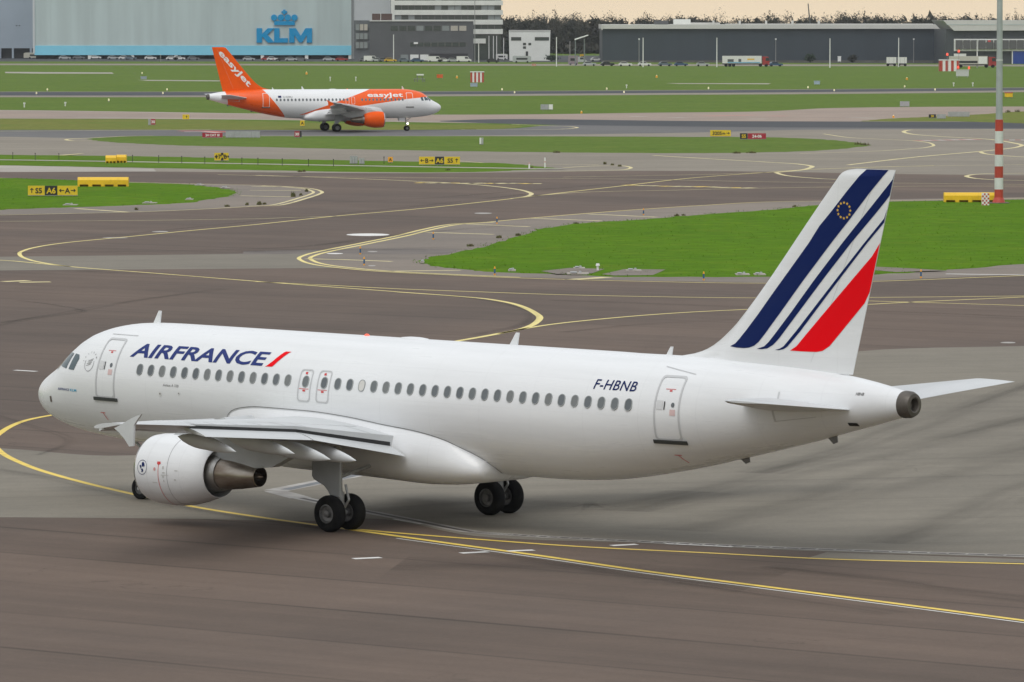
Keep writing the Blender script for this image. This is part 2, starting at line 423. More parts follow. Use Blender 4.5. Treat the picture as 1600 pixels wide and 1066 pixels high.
# concrete bands across the asphalt
band_px('concrete_band', [(-300, 402.5), (0, 401.5), (300, 398), (470, 396), (664, 401)], [(-300, 426), (0, 423), (400, 420), (560, 418), (664, 412)], Z3, M['concrete'], main)
band_px('concrete_stand', [(-500, 678), (0, 701), (207, 712), (640, 652), (1100, 584), (1340, 549.5), (1600, 541), (2300, 520)],
        [(-500, 806), (0, 809), (300, 811.5), (470, 815), (600, 812), (740, 838), (1000, 849), (1250, 861), (1600, 872), (2300, 893)], Z3, M['concrete'], main)
poly_px('concrete_patch', [(1292, 863.5), (1600, 874.5), (2300, 897), (2300, 905), (1600, 880), (1400, 877), (1264, 872)], Z3 + 0.0016, M['concrete'], main)
# paving round the two grass islands
poly_px('island_paving', [(466, 404), (478, 398), (500, 393), (560, 381), (620, 369), (660, 359), (700, 351.5), (760, 347.8), (800, 344), (900, 335.5), (1000, 328), (1100, 321.5), (1200, 316), (1400, 311.5), (1900, 305),
        (1900, 420), (1600, 429), (1370, 439), (1190, 442.5), (1000, 439), (800, 433.5), (700, 429.5), (600, 424.5), (540, 419.5), (490, 413), (470, 408)], Z3 + 0.0016, M['shoulder'], main)
poly_px('island_paving', [(-300, 274), (0, 278), (200, 285), (400, 290), (450, 292), (490, 296.5), (503, 301), (480, 310), (440, 320), (400, 322.5), (300, 328), (200, 332), (100, 334), (0, 336), (-300, 339)], Z3 + 0.0016, M['shoulder'], main)
# dark band of old sealing by the island corner
band_px('sealed_strip', [(380, 393), (500, 390.5), (640, 388.8), (720, 390)], [(380, 398), (500, 396.8), (640, 397.5), (700, 397)], Z4 - 0.001, M['seal'], main)

# ---- grass: islands and strips with a ragged rim, slightly proud of the paving
def grass_area(name, pts, m, h=0.06, n=5, seed=1, rag=0.35):
    rr = random.Random(seed)
    pp = spline(list(pts) + [pts[0]], n)[:-1]
    g = [G(u, v, 0) for u, v in pp]
    dense = []
    for i, p in enumerate(g):
        q = g[(i + 1) % len(g)]
        k = max(1, min(40, int((q - p).length / 1.2)))
        for j in range(k): dense.append(p.lerp(q, j / k))
    out = [(p.x + rr.uniform(-rag, rag), p.y + rr.uniform(-rag, rag) * 1.5) for p in dense]
    c = Vector((sum(p[0] for p in out) / len(out), sum(p[1] for p in out) / len(out)))
    k = len(out)
    vs_ = [(x, y, 0.003) for x, y in out]
    ins = []
    for x, y in out:
        d = (c - Vector((x, y))); d.normalize()
        ins.append((x + d.x * 0.25, y + d.y * 0.25, h))
    vs_ += ins
    fs = [(i, (i + 1) % k, k + (i + 1) % k, k + i) for i in range(k)] + [tuple(range(k, 2 * k))]
    o = mesh(name, vs_, fs, m)
    o['kind'] = 'structure'
    if o.data.polygons[-1].normal.z < 0: o.data.flip_normals()
    return o, out
isl_r, isl_r_out = grass_area('grass_island', [(655, 409), (690, 399.5), (730, 391.5), (760, 385), (800, 372), (850, 357.5), (900, 350.3), (950, 347.3), (1000, 344), (1050, 339.8), (1100, 336), (1200, 329), (1290, 320), (1390, 316), (1600, 313), (1900, 308),
      (1900, 395), (1700, 405), (1600, 412.5), (1500, 421), (1440, 426), (1300, 431), (1190, 433), (1000, 433), (900, 430.5), (850, 428), (780, 425.5), (740, 422.5), (690, 417.5), (660, 412.5)], M['grass'], seed=3)
isl_l, isl_l_out = grass_area('grass_island', [(-300, 275), (0, 279), (100, 281.8), (200, 285.8), (280, 288.3), (320, 291), (350, 296), (372, 301), (360, 306), (330, 312), (290, 317.5), (240, 320), (120, 324), (60, 326), (0, 328), (-300, 333)], M['grass'], seed=4)
strip_b, _ = grass_area('grass_strip', [(-300, 239), (0, 242.5), (200, 244.5), (400, 248.5), (640, 253), (800, 256.5), (850, 261.5), (880, 264.3), (840, 265), (740, 269), (600, 269.3), (400, 266), (200, 262), (0, 258.5), (-300, 255)], M['grass_mid'], h=0.04, seed=5)
strip_a, _ = grass_area('grass_strip', [(135, 217.2), (200, 213.6), (300, 213.2), (400, 213.4), (800, 213.4), (1100, 214.6), (1200, 215), (1290, 218.5), (1330, 222.5), (1358, 227), (1330, 231.5), (1270, 236), (1200, 238.2), (1100, 239.5), (900, 238.6), (800, 237.6), (600, 234.3), (500, 232.3), (400, 229.8), (300, 228), (200, 224), (150, 220)], M['grass_far'], h=0.04, seed=6)
strip_c, _ = grass_area('grass_strip', [(-300, 185.5), (0, 186.3), (326, 188.5), (480, 192), (640, 195), (815, 197), (800, 200.6), (700, 202.2), (480, 203), (240, 202.5), (0, 203), (-300, 203.6)], M['grass_dry'], h=0.04, seed=8)
strip_d, _ = grass_area('grass_strip', [(1345, 189.8), (1380, 186.5), (1450, 183), (1540, 178.5), (1600, 174.5), (1900, 170), (1900, 189), (1500, 190)], M['grass_dry'], h=0.04, seed=9)
ribbon('service_path', [(-200, 248.5), (0, 250.5), (200, 253.5), (400, 257), (600, 260.5), (720, 262.5), (880, 265)], 2.6, 0.055, M['concrete_pale'], strip_b)
# wet or bare pale patches on the far field
for a in ([(8, 112.5), (175, 113.5), (178, 115.3), (60, 115.2), (8, 114.4)], [(215, 125), (345, 126), (343, 127.2), (230, 126.4)], [(1040, 130.2), (1205, 130.5), (1200, 131.8), (1060, 131.2)]):
    poly_px('bare_patch', a, 0.01, M['concrete_pale'], ground)
# ---- grass blades that catch the light on the two near islands
def tufts(name, out, count, seed, parent, hmax=0.12):
    from mathutils.geometry import tessellate_polygon
    r = np.random.RandomState(seed)
    pl = [Vector((x, y, 0)) for x, y in out]
    tri = tessellate_polygon([pl]); T = np.array([[(pl[i].x, pl[i].y) for i in t] for t in tri])
    ar = 0.5 * np.abs((T[:, 1, 0] - T[:, 0, 0]) * (T[:, 2, 1] - T[:, 0, 1]) - (T[:, 2, 0] - T[:, 0, 0]) * (T[:, 1, 1] - T[:, 0, 1]))
    ix = r.choice(len(T), count, p=ar / ar.sum()); a, b = r.rand(count), r.rand(count)
    fl = a + b > 1; a[fl] = 1 - a[fl]; b[fl] = 1 - b[fl]
    p = T[ix, 0] + a[:, None] * (T[ix, 1] - T[ix, 0]) + b[:, None] * (T[ix, 2] - T[ix, 0])
    # a rim of taller blades along the outline
    m_ = len(out) * 3; o_ = np.array(out)[r.randint(0, len(out), m_)] + r.normal(0, 0.3, (m_, 2))
    p = np.concatenate([p, o_]); c = len(p)
    h = r.uniform(0.05, hmax, c); h[count:] *= 1.3; w = r.uniform(0.015, 0.04, c); t = r.uniform(0, math.pi, c)
    lean = r.normal(0, 0.10, (c, 2))
    v = np.zeros((c, 3, 3))
    v[:, 0, 0] = p[:, 0] - np.cos(t) * w; v[:, 0, 1] = p[:, 1] - np.sin(t) * w; v[:, 0, 2] = 0.05
    v[:, 1, 0] = p[:, 0] + np.cos(t) * w; v[:, 1, 1] = p[:, 1] + np.sin(t) * w; v[:, 1, 2] = 0.05
    v[:, 2, :2] = p + lean; v[:, 2, 2] = h + 0.05
    me = bpy.data.meshes.new(name)
    me.vertices.add(c * 3); me.vertices.foreach_set('co', v.ravel())
    me.loops.add(c * 3); me.loops.foreach_set('vertex_index', np.arange(c * 3))
    me.polygons.add(c); me.polygons.foreach_set('loop_start', np.arange(0, c * 3, 3))
    me.update(calc_edges=True); me.materials.append(M['grass'])
    o = link(name, me, parent); o['kind'] = 'stuff'; return o
tufts('grass_blades', isl_r_out, 5000, 1, isl_r)
tufts('grass_blades', isl_l_out, 1500, 2, isl_l)

# ---- painted lines (parts of the pavement they lie on)
Yp, Pl, Wp = M['yellow_paint'], M['yellow_pale'], M['white_paint']
ZM = 0.0165
Ym = M['yellow_mid']
def yl(pts, w=0.28, m=None, par=None, z=ZM, off=0.0, name='yellow_line'):
    return ribbon(name, pts, w, z, m or Yp, par or main, off=off)
near_loop = [(230, 640), (150, 641), (77, 650), (30, 661), (2, 676), (-11, 690), (0, 706), (40, 727), (100, 746.5), (200, 771), (300, 792), (400, 808), (490, 820.5), (600, 835.5), (700, 849.5), (850, 870), (1000, 892), (1200, 918), (1400, 944), (1600, 970.5), (2200, 1050)]
yl(near_loop, 0.27)
for q in ([(560, 828), (620, 833.5), (740, 843), (900, 854.5), (1100, 864.5), (1300, 874.5), (1600, 882), (2200, 900)],):
    yl(q, 0.24)
ribbon('white_line', [(620, 842), (700, 853), (850, 873.5), (1000, 895.5), (1200, 921.5), (1400, 947.5), (1600, 974), (2200, 1054)], 0.11, ZM, Wp, main)
# long S-bend, island loops, crossings
yl([(1460, 259), (1269, 265), (1200, 269.6), (1075, 279), (975, 290.5), (900, 299), (825, 307.8), (800, 310.8), (650, 327), (525, 338), (400, 351.2), (300, 360.5), (200, 370.3), (100, 380), (60, 386), (40, 391), (30.5, 396), (32, 400), (45, 406), (70, 411.5), (110, 417), (150, 420.5), (250, 428), (400, 440), (500, 447.6), (620, 456.3)], 0.29, Ym)
yl([(-300, 402), (0, 407), (50, 411), (110, 417)], 0.29, Ym)
yl([(400, 440.6), (500, 445.5), (615, 451.5), (750, 456.6), (900, 461.6), (1175, 466), (1357, 465.3), (1567, 463.3), (1900, 459)], 0.29, Ym)
yl([(620, 456.6), (640, 458), (710, 463), (770, 469), (810, 477.5), (835, 489), (843.5, 496.8), (837, 505), (820, 513), (780, 521.7), (720, 532.5), (600, 552), (400, 580)], 0.38, Ym)
yl([(780, 521.7), (850, 509), (950, 498), (1050, 490), (1160, 484.3), (1354, 476.3), (1415, 473), (1600, 464.6), (1900, 450)], 0.29, Ym)
yl([(1354, 470.6), (1470, 474), (1600, 478), (1900, 488)], 0.26, Ym)
yl([(-300, 349), (0, 346.3), (200, 345), (400, 342.2), (475, 339.6), (530, 338)], 0.31, Pl)
yl([(400, 274.3), (500, 277.3), (650, 283.5), (740, 288.6), (800, 295), (822, 299.3), (830.5, 303.4), (825, 306.6), (800, 310.6)], 0.44, Pl)
yl([(340, 273), (457, 276), (600, 277.6), (800, 278.8), (1000, 280.5), (1200, 284.5), (1390, 286.3), (1600, 288.5), (1900, 292)], 0.34, Pl)
yl([(825, 307.4), (900, 301.2), (1050, 297.6), (1190, 294.3), (1390, 291.6), (1600, 291), (1900, 290)], 0.34, Pl)
yl([(880, 277), (1000, 275), (1120, 272.5), (1200, 269.8)], 0.31, Pl)
# island edge lines (double)
isl_edge = [(1900, 308), (1600, 310), (1400, 313.8), (1200, 315.8), (1100, 321.2), (1000, 327.6), (900, 335.2), (800, 343.8), (760, 347.6), (700, 351.3), (660, 359), (620, 368.8), (560, 381), (500, 393), (478, 398.6), (467, 404), (474, 409), (490, 413.6), (540, 420), (600, 425), (700, 430), (800, 434.4), (1000, 440), (1190, 443), (1370, 440), (1600, 431), (1900, 419)]
yl(isl_edge, 0.29, Ym)
yl(isl_edge[8:22], 0.3, Ym, off=0.75)
isl_edge_l = [(-300, 339.5), (0, 336.5), (100, 334.2), (200, 332), (300, 328), (400, 322.6), (440, 320.6), (480, 310), (498, 304), (503.5, 300.8), (496, 297), (470, 293.5), (420, 290.5), (300, 287.5), (200, 285), (0, 278.5)]
yl(isl_edge_l, 0.34, Pl)
yl(isl_edge_l[5:13], 0.29, Pl, off=0.8)
for a in ([(725, 350.3), (800, 353.4)], [(665, 363.3), (771, 366.6)], [(478, 404.8), (545, 406.5), (612, 409)], [(832, 341.5), (940, 345.6)], [(920, 334.8), (1025, 339.6)], [(800, 353.6), (827, 354.6)], [(612, 424.2), (720, 422.8)], [(118, 326.2), (200, 331.8)], [(393, 291.5), (450, 292.4)], [(376, 306.3), (456, 308)], [(390, 297.6), (470, 297.9)]):
    yl(a, 0.55, Pl, name='chevron_bar')
yl([(888, 437.6), (950, 433.6)], 0.9, Pl, name='chevron_bar')
yl([(95, 243.6), (127, 241.2)], 0.9, Pl, strip_b, 0.06, name='chevron_bar')
# lines on the concrete apron and beyond
A_ = dict(par=apron, z=0.013, m=Pl)
yl([(1020, 243), (1067, 246), (1200, 253.7), (1250, 257), (1269, 260.6), (1260, 264.4), (1212, 270)], 0.55, **A_)
yl([(1212, 270), (1225, 274), (1275, 279), (1305, 280.6), (1390, 284)], 0.47, Pl)
yl([(1325, 258), (1425, 246.3), (1532, 236.8), (1560, 234), (1590, 230), (1597, 227.3), (1580, 223), (1550, 218.4), (1462, 213), (1420, 209), (1412, 206.2), (1417, 204), (1450, 203.2), (1900, 202.4)], 0.59, **A_)
yl([(1269, 265), (1362, 261.5), (1600, 257.3), (1900, 254)], 0.33, **A_)
yl([(1531, 237), (1537, 240), (1562, 243), (1600, 245.5), (1900, 258)], 0.55, **A_)
yl([(1287, 209.5), (1325, 215), (1370, 217.5), (1435, 221), (1455, 224.4), (1459, 227.4), (1445, 231), (1420, 233), (1375, 236), (1250, 240)], 0.4, **A_)
yl([(1900, 268), (1600, 271), (1537, 272), (1515, 274), (1510, 275.6), (1517, 278), (1550, 281), (1600, 282.3), (1900, 288)], 0.49, Pl)
yl([(880, 262.3), (940, 259.3), (978, 260), (986, 262.5), (978, 265), (940, 266.6), (860, 268.2)], 0.4, **A_)
yl([(700, 250.5), (800, 257.5), (860, 258), (935, 257.4)], 0.3, **A_)
yl([(1075, 246.4), (1160, 247), (1900, 250)], 0.2, **A_)
B_ = dict(par=tx_roll, z=0.013, m=Pl)
yl([(800, 194.4), (860, 197), (895, 198.4), (902, 199.6), (885, 201.6), (800, 203), (720, 202.6)], 0.5, **B_)
yl([(240, 212.6), (200, 213), (150, 215.4), (108, 217.6), (103, 218.6), (112, 220.2), (150, 220.4)], 0.5, **B_)
ribbon('edge_line', [(380, 212.3), (640, 212.7), (900, 212.6), (1100, 213.6), (1200, 214)], 0.9, 0.013, M['concrete_pale'], tx_roll)
ribbon('edge_line', [(-200, 205.5), (0, 205.2), (200, 203.8), (330, 202.6)], 0.8, 0.013, M['yellow_pale'], tx_roll)
# red and white stop bar, faded red markings
for i in range(9):
    u0 = 1432 + i * 11
    ribbon('stop_bar_dash', [(u0, 220 - i * 0.22), (u0 + 11, 219.8 - i * 0.22)], 1.9, 0.0135, M['red_paint'] if i % 2 == 0 else M['white_paint'], apron, raw=True)
for i in range(5):
    ribbon('stop_bar_dash', [(1568 + i * 9, 219), (1577 + i * 9, 219)], 1.6, 0.0135, M['red_paint'] if i % 2 == 0 else M['white_paint'], apron, raw=True)
for a in ([(280, 205), (310, 204.8), (335, 205.6), (345, 207)],):
    ribbon('red_marking', a, 3.0, 0.0135, M['red_paint'], tx_roll)
    ribbon('white_marking', [(288, 206.3), (320, 206.3), (345, 207.8)], 1.2, 0.014, M['white_paint'], tx_roll)
for a in ([(1100, 181.5), (1180, 180)], [(1200, 181.3), (1230, 181.6)]):
    ribbon('red_marking', a, 3.5, 0.01, mat('red_faded', (0.42, 0.20, 0.17), 0.8), tx_far)
for a in ([(985, 182.2), (1010, 182.4)], [(1050, 184.3), (1068, 184)], [(1170, 186), (1198, 186.2)], [(1330, 184), (1370, 185)]):
    ribbon('white_marking', a, 3.0, 0.01, M['concrete_pale'], tx_far)
# direction text painted on the asphalt: rows of foreshortened letters, too flat to read
for (u0, v0, u1, v1, k) in ((650, 286.2, 850, 287.4, 11), (978, 289.8, 1180, 294.2, 11)):
    for i in range(k):
        t0, t1 = i / k, (i + 0.78) / k
        ua, ub = u0 + (u1 - u0) * t0, u0 + (u1 - u0) * t1
        va, vb = v0 + (v1 - v0) * t0, v0 + (v1 - v0) * t1
        ribbon('painted_letter', [(ua, va + rnd.uniform(-.5, .3)), (ub, vb + rnd.uniform(-.3, .5))], rnd.uniform(1.2, 1.9), ZM + 0.002, Pl if i % 3 else M['yellow_paint'], main, raw=True)
ribbon('painted_letter', [(4, 440.6), (44, 438.8)], 0.8, ZM, Pl, main); ribbon('painted_letter', [(30, 441.6), (79, 441)], 0.9, ZM + .002, Pl, main)
# short white ticks, faded oval patches
for a in ([(552, 874), (595, 872)], [(720, 865.2), (762, 863)], [(793, 862), (834, 860.4)], [(955, 853.4), (995, 851.4)], [(23, 579), (57, 581)]):
    ribbon('white_tick', a, 0.34, ZM + 0.001, Wp, main)
for (cu, cv, ru, rv) in ((575, 367.2, 34, 2.0), (523, 396.6, 13, 0.9), (581, 415.6, 6, 0.8), (755, 333.6, 14, 1.2), (250, 362.3, 13, 1.0), (180, 372, 20, 0.8), (1575, 536, 12, 1.2), (582, 393.5, 8, 0.8)):
    poly_px('worn_patch', [(cu + ru * math.cos(t), cv + rv * math.sin(t)) for t in np.linspace(0, 2 * math.pi, 16, endpoint=False)], ZM - 0.001, M['white_paint'] if cv in (367.2, 396.6) else M['worn_white'], main)
# the slot drain along the stand, with cross bars, and the arrow of drain covers under the wing
drain = [(470, 779), (560, 797.5), (640, 813), (740, 832), (800, 836.5), (1000, 847), (1250, 858), (1600, 869.5), (2100, 886)]
ribbon('drain_channel', drain, 0.62, ZM, M['worn_white'], main)
ribbon('drain_slot', drain, 0.22, ZM + 0.003, M['tar'], main)
bars = MB(); pp = [G(u, v) for u, v in spline(drain[3:8], 12)]
for i in range(len(pp) - 1):
    a, b = pp[i], pp[i + 1]; k = max(1, int((b - a).length / 0.35)); d = (b - a).normalized(); nn = Vector((-d.y, d.x, 0))
    for j in range(k):
        c = a.lerp(b, j / k)
        bars.add([c + nn * .28 - d * .04 + Vector((0, 0, ZM + .006)), c + nn * .28 + d * .04 + Vector((0, 0, ZM + .006)), c - nn * .28 + d * .04 + Vector((0, 0, ZM + .006)), c - nn * .28 - d * .04 + Vector((0, 0, ZM + .006))], [(0, 1, 2, 3)])
bo = bars.build('drain_bars', M['worn_white'], main); bo['kind'] = 'stuff'
ribbon('drain_channel', [(430, 767.5), (500, 754), (580, 738), (640, 727)], 0.9, ZM, M['worn_white'], main)
ribbon('drain_slot', [(446, 766), (500, 754.6), (580, 738.6), (640, 727)], 0.4, ZM + 0.003, mat('slate', (0.16, 0.17, 0.18), 0.7, var=.3, scale=2), main)
ribbon('drain_channel', [(430, 768), (470, 779)], 0.8, ZM + 0.001, M['worn_white'], main)
ribbon('white_line', [(1040, 850.4), (1145, 855.5)], 0.2, ZM + 0.004, Wp, main)
ribbon('white_line', [(615, 812), (660, 820)], 0.12, ZM + 0.004, Wp, main)
ribbon('white_line', [(1478, 428.4), (1600, 430.2), (1800, 433)], 0.5, ZM, Wp, main)
ribbon('white_line', [(1370, 425.5), (1470, 424)], 0.8, ZM, M['concrete_pale'], main)

# ---- tyre scuffs, old fuel stains and a painted airliner shadow: soft-edged films on the paving
def film(name, col, amount, sx):
    m = bpy.data.materials.new(name); m.use_nodes = True
    nt = m.node_tree; N = nt.nodes.new; L = nt.links.new; b = nt.nodes['Principled BSDF']
    b.inputs['Base Color'].default_value = (*col, 1); b.inputs['Roughness'].default_value = 0.8; b.inputs['Specular IOR Level'].default_value = 0.2
    uvn = N('ShaderNodeUVMap'); sp = N('ShaderNodeSeparateXYZ'); L(uvn.outputs[0], sp.inputs[0])
    pp = N('ShaderNodeMath'); pp.operation = 'PINGPONG'; pp.inputs[1].default_value = 0.5; L(sp.outputs['Y'], pp.inputs[0])
    ed = N('ShaderNodeMapRange'); ed.interpolation_type = 'SMOOTHSTEP'; ed.inputs[1].default_value = 0.0; ed.inputs[2].default_value = 0.5; ed.inputs[3].default_value = 0.0; ed.inputs[4].default_value = amount; L(pp.outputs[0], ed.inputs[0])
    mp = N('ShaderNodeMapping'); mp.inputs['Scale'].default_value = (sx, 3.0, 1); L(uvn.outputs[0], mp.inputs[0])
    n = N('ShaderNodeTexNoise'); n.inputs['Scale'].default_value = 1.0; n.inputs['Detail'].default_value = 5; L(mp.outputs[0], n.inputs[0])
    r = N('ShaderNodeMapRange'); r.inputs[1].default_value = 0.35; r.inputs[2].default_value = 0.65; L(n.outputs[0], r.inputs[0])
    q = N('ShaderNodeMath'); q.operation = 'MULTIPLY'; L(ed.outputs[0], q.inputs[0]); L(r.outputs[0], q.inputs[1]); L(q.outputs[0], b.inputs['Alpha'])
    return m
SC, ST = film('scuff_film', (0.03, 0.027, 0.025), 0.30, 0.08), film('stain_shadow_film', (0.05, 0.045, 0.038), 0.26, 0.05)
zf = 0.019
for pts, w_, m_ in (([(985, 800), (1120, 765), (1300, 722), (1450, 690), (1600, 655), (1900, 600)], 4.0, ST), ([(1180, 740), (1290, 712), (1400, 675), (1600, 605), (1900, 520)], 3.0, ST), ([(1060, 830), (1250, 790), (1450, 735), (1600, 700), (1900, 640)], 6.0, ST), ([(1380, 850), (1500, 810), (1600, 770), (1900, 690)], 4.0, ST),
        ([(0, 505), (100, 490), (200, 472), (350, 452)], 1.4, SC), ([(-50, 520), (60, 497), (130, 487), (90, 478), (30, 470)], 0.9, SC), ([(20, 395), (300, 392), (480, 385), (620, 368), (800, 352)], 1.8, SC), ([(380, 394), (520, 391), (660, 389), (720, 391)], 5.0, SC), ([(120, 424), (300, 432), (500, 446), (700, 462), (800, 478), (832, 492), (820, 506), (740, 524)], 1.1, SC), ([(60, 380), (200, 366), (400, 346), (600, 328), (820, 304)], 1.2, SC),
        ([(620, 884), (760, 886), (900, 893), (1050, 903), (1200, 908)], 9.0, SC), ([(-100, 722), (100, 752), (300, 796), (480, 823), (700, 856), (1000, 902), (1400, 960)], 1.5, SC), ([(-40, 640), (40, 664), (110, 690), (60, 712)], 0.7, SC), ([(1200, 886), (1360, 905), (1500, 925), (1700, 950)], 2.2, SC), ([(560, 800), (760, 786), (960, 792), (1100, 770)], 5.0, ST), ([(880, 520), (1000, 508), (1160, 500)], 1.2, SC), ([(860, 470), (1100, 478), (1400, 488), (1700, 500)], 1.3, SC), ([(520, 317), (640, 312), (800, 300), (1000, 285)], 1.6, SC)):  # the wide band under the airliner paints its shadow onto the stand
    ribbon('tyre_scuff' if m_ is SC else 'stain_shadow', pts, w_, zf, m_, main, uv=True); zf += 0.0006
# ================================================================== THE TWO AIRLINERS
def pchip(xs, ys):
    xs, ys = np.array(xs, float), np.array(ys, float)
    h = np.diff(xs); d = np.diff(ys) / h
    m = np.zeros(len(xs)); m[0], m[-1] = d[0], d[-1]
    for i in range(1, len(xs) - 1):
        if d[i - 1] * d[i] > 0:
            w1, w2 = 2 * h[i] + h[i - 1], h[i] + 2 * h[i - 1]
            m[i] = (w1 + w2) / (w1 / d[i - 1] + w2 / d[i])
    def f(x):
        x = min(max(x, xs[0]), xs[-1]); i = min(len(xs) - 2, int(np.searchsorted(xs, x, 'right')) - 1)
        t = (x - xs[i]) / h[i]
        return float((2 * t**3 - 3 * t**2 + 1) * ys[i] + (t**3 - 2 * t**2 + t) * h[i] * m[i] + (-2 * t**3 + 3 * t**2) * ys[i + 1] + (t**3 - t**2) * h[i] * m[i + 1])
    return f
ZC = 3.875
_PX = [.08, .12, .28, .5, 1, 1.5, 2, 2.5, 3, 3.5, 4, 5, 6, 7, 23, 24, 25, 26, 27, 28, 29, 30, 31, 32, 33, 34, 35, 36, 37, 37.3]
_W = [.02, .22, .46, .69, 1.03, 1.27, 1.47, 1.60, 1.70, 1.78, 1.84, 1.92, 1.96, 1.975, 1.975, 1.97, 1.96, 1.93, 1.89, 1.83, 1.75, 1.65, 1.52, 1.37, 1.19, 1.0, .81, .62, .44, .39]
_T = [-.55, -.38, -.20, -.03, .25, .52, .88, 1.29, 1.58, 1.75, 1.87, 2.01, 2.06, 2.07, 2.07, 2.07, 2.07, 2.07, 2.06, 2.07, 2.07, 2.06, 2.04, 2.01, 1.97, 1.90, 1.81, 1.68, 1.50, 1.43]
_B = [-.57, -.76, -.98, -1.18, -1.43, -1.59, -1.71, -1.80, -1.86, -1.91, -1.95, -2.03, -2.06, -2.07, -2.07, -2.06, -2.02, -1.95, -1.82, -1.65, -1.46, -1.24, -1.00, -.76, -.51, -.26, .02, .29, .57, .65]
fW, fT, fB = pchip(_PX, _W), pchip(_PX, _T), pchip(_PX, _B)

def paint(name, col, rough=0.28, dirt=0.10):
    """gloss aircraft paint: faint frame and skin joints, streaks of grime running back along the body"""
    m = bpy.data.materials.new(name); m.use_nodes = True
    nt = m.node_tree; N = nt.nodes.new; L = nt.links.new; b = nt.nodes['Principled BSDF']
    b.inputs['Roughness'].default_value = rough; b.inputs['Specular IOR Level'].default_value = 0.5
    tc = N('ShaderNodeTexCoord')
    mp = N('ShaderNodeMapping'); mp.inputs['Scale'].default_value = (0.12, 1.6, 1.6); L(tc.outputs['Object'], mp.inputs[0])
    n = N('ShaderNodeTexNoise'); n.inputs['Scale'].default_value = 1.0; n.inputs['Detail'].default_value = 6; n.inputs['Roughness'].default_value = 0.65
    L(mp.outputs[0], n.inputs[0])
    r = N('ShaderNodeMapRange'); r.inputs[1].default_value = 0.42; r.inputs[2].default_value = 0.78; r.inputs[3].default_value = 1.0; r.inputs[4].default_value = 1 - dirt
    L(n.outputs[0], r.inputs[0])
    sx = N('ShaderNodeSeparateXYZ'); L(tc.outputs['Object'], sx.inputs[0])
    def joints(out, period, half, dark):
        dv = N('ShaderNodeMath'); dv.operation = 'DIVIDE'; L(out, dv.inputs[0]); dv.inputs[1].default_value = period
        pp = N('ShaderNodeMath'); pp.operation = 'PINGPONG'; L(dv.outputs[0], pp.inputs[0]); pp.inputs[1].default_value = 0.5
        q = N('ShaderNodeMapRange'); q.inputs[1].default_value = half * 0.3; q.inputs[2].default_value = half; q.inputs[3].default_value = 1 - dark; q.inputs[4].default_value = 1.0
        L(pp.outputs[0], q.inputs[0]); return q.outputs[0]
    j1 = joints(sx.outputs['X'], 2.134, 0.006, 0.07); j2 = joints(sx.outputs['Z'], 1.03, 0.008, 0.07); j3 = joints(sx.outputs['X'], 0.5334, 0.010, 0.018)
    m0 = N('ShaderNodeMath'); m0.operation = 'MULTIPLY'; L(j1, m0.inputs[0]); L(j2, m0.inputs[1])
    m9 = N('ShaderNodeMath'); m9.operation = 'MULTIPLY'; L(m0.outputs[0], m9.inputs[0]); L(j3, m9.inputs[1])
    m1 = N('ShaderNodeMath'); m1.operation = 'MULTIPLY'; L(r.outputs[0], m1.inputs[0]); L(m9.outputs[0], m1.inputs[1])
    rv = N('ShaderNodeMapRange'); rv.inputs[1].default_value = 0.3; rv.inputs[2].default_value = 0.7; rv.inputs[3].default_value = rough - .05; rv.inputs[4].default_value = rough + .12; L(n.outputs[0], rv.inputs[0]); L(rv.outputs[0], b.inputs['Roughness'])
    wvn = N('ShaderNodeTexNoise'); wvn.inputs['Scale'].default_value = 0.9; wvn.inputs['Detail'].default_value = 2; L(tc.outputs['Object'], wvn.inputs[0])
    bpn = N('ShaderNodeBump'); bpn.inputs['Strength'].default_value = 0.12; bpn.inputs['Distance'].default_value = 0.03; L(wvn.outputs[0], bpn.inputs['Height']); L(bpn.outputs[0], b.inputs['Normal'])
    vm = N('ShaderNodeVectorMath'); vm.operation = 'SCALE'; vm.inputs[0].default_value = col; L(m1.outputs[0], vm.inputs['Scale'])
    L(vm.outputs[0], b.inputs['Base Color'])
    return m, vm, b
M['white_gloss'] = paint('white_gloss', (0.77, 0.785, 0.80))[0]
M['wing_grey'] = mat('wing_grey', (0.62, 0.64, 0.65), 0.38, var=0.12, scale=0.8, stretch=(1, .3, 1))
M['under_grey'] = mat('under_grey', (0.48, 0.50, 0.51), 0.45, var=0.15, scale=1.2)
M['navy'] = mat('navy', (0.006, 0.017, 0.098), 0.4, spec=0.08)
M['letter_navy'] = mat('letter_navy', (0.028, 0.045, 0.18), 0.4, spec=0.1)
M['flag_red'] = mat('flag_red', (0.80, 0.002, 0.008), 0.4, spec=0.08)
M['orange'] = mat('orange', (0.86, 0.105, 0.0), 0.4, spec=.12, var=0.08, scale=0.6)
M['gold'] = mat('gold', (0.75, 0.48, 0.04), 0.4)
M['cabin_glass'] = mat('cabin_glass', (0.12, 0.135, 0.145), 0.12, spec=0.6)
M['cabin_shade'] = mat('cabin_shade', (0.60, 0.59, 0.56), 0.4)
M['window_rim'] = mat('window_rim', (0.30, 0.32, 0.32), 0.4)
M['cockpit_glass'] = mat('cockpit_glass', (0.05, 0.085, 0.10), 0.06, spec=0.8)
M['door_seam'] = mat('door_seam', (0.53, 0.54, 0.55), 0.4)
M['sill'] = mat('sill', (0.06, 0.065, 0.065), 0.5, 0.3)
M['tyre'] = mat('tyre', (0.010, 0.010, 0.011), 0.9, spec=.08, var=0.3, scale=4, col2=(0.018, 0.018, 0.017))
M['rim'] = mat('rim', (0.22, 0.22, 0.22), 0.45, 0.5, var=0.4, scale=8)
M['strut'] = mat('strut', (0.42, 0.43, 0.43), 0.4, 0.2, var=0.25, scale=5)
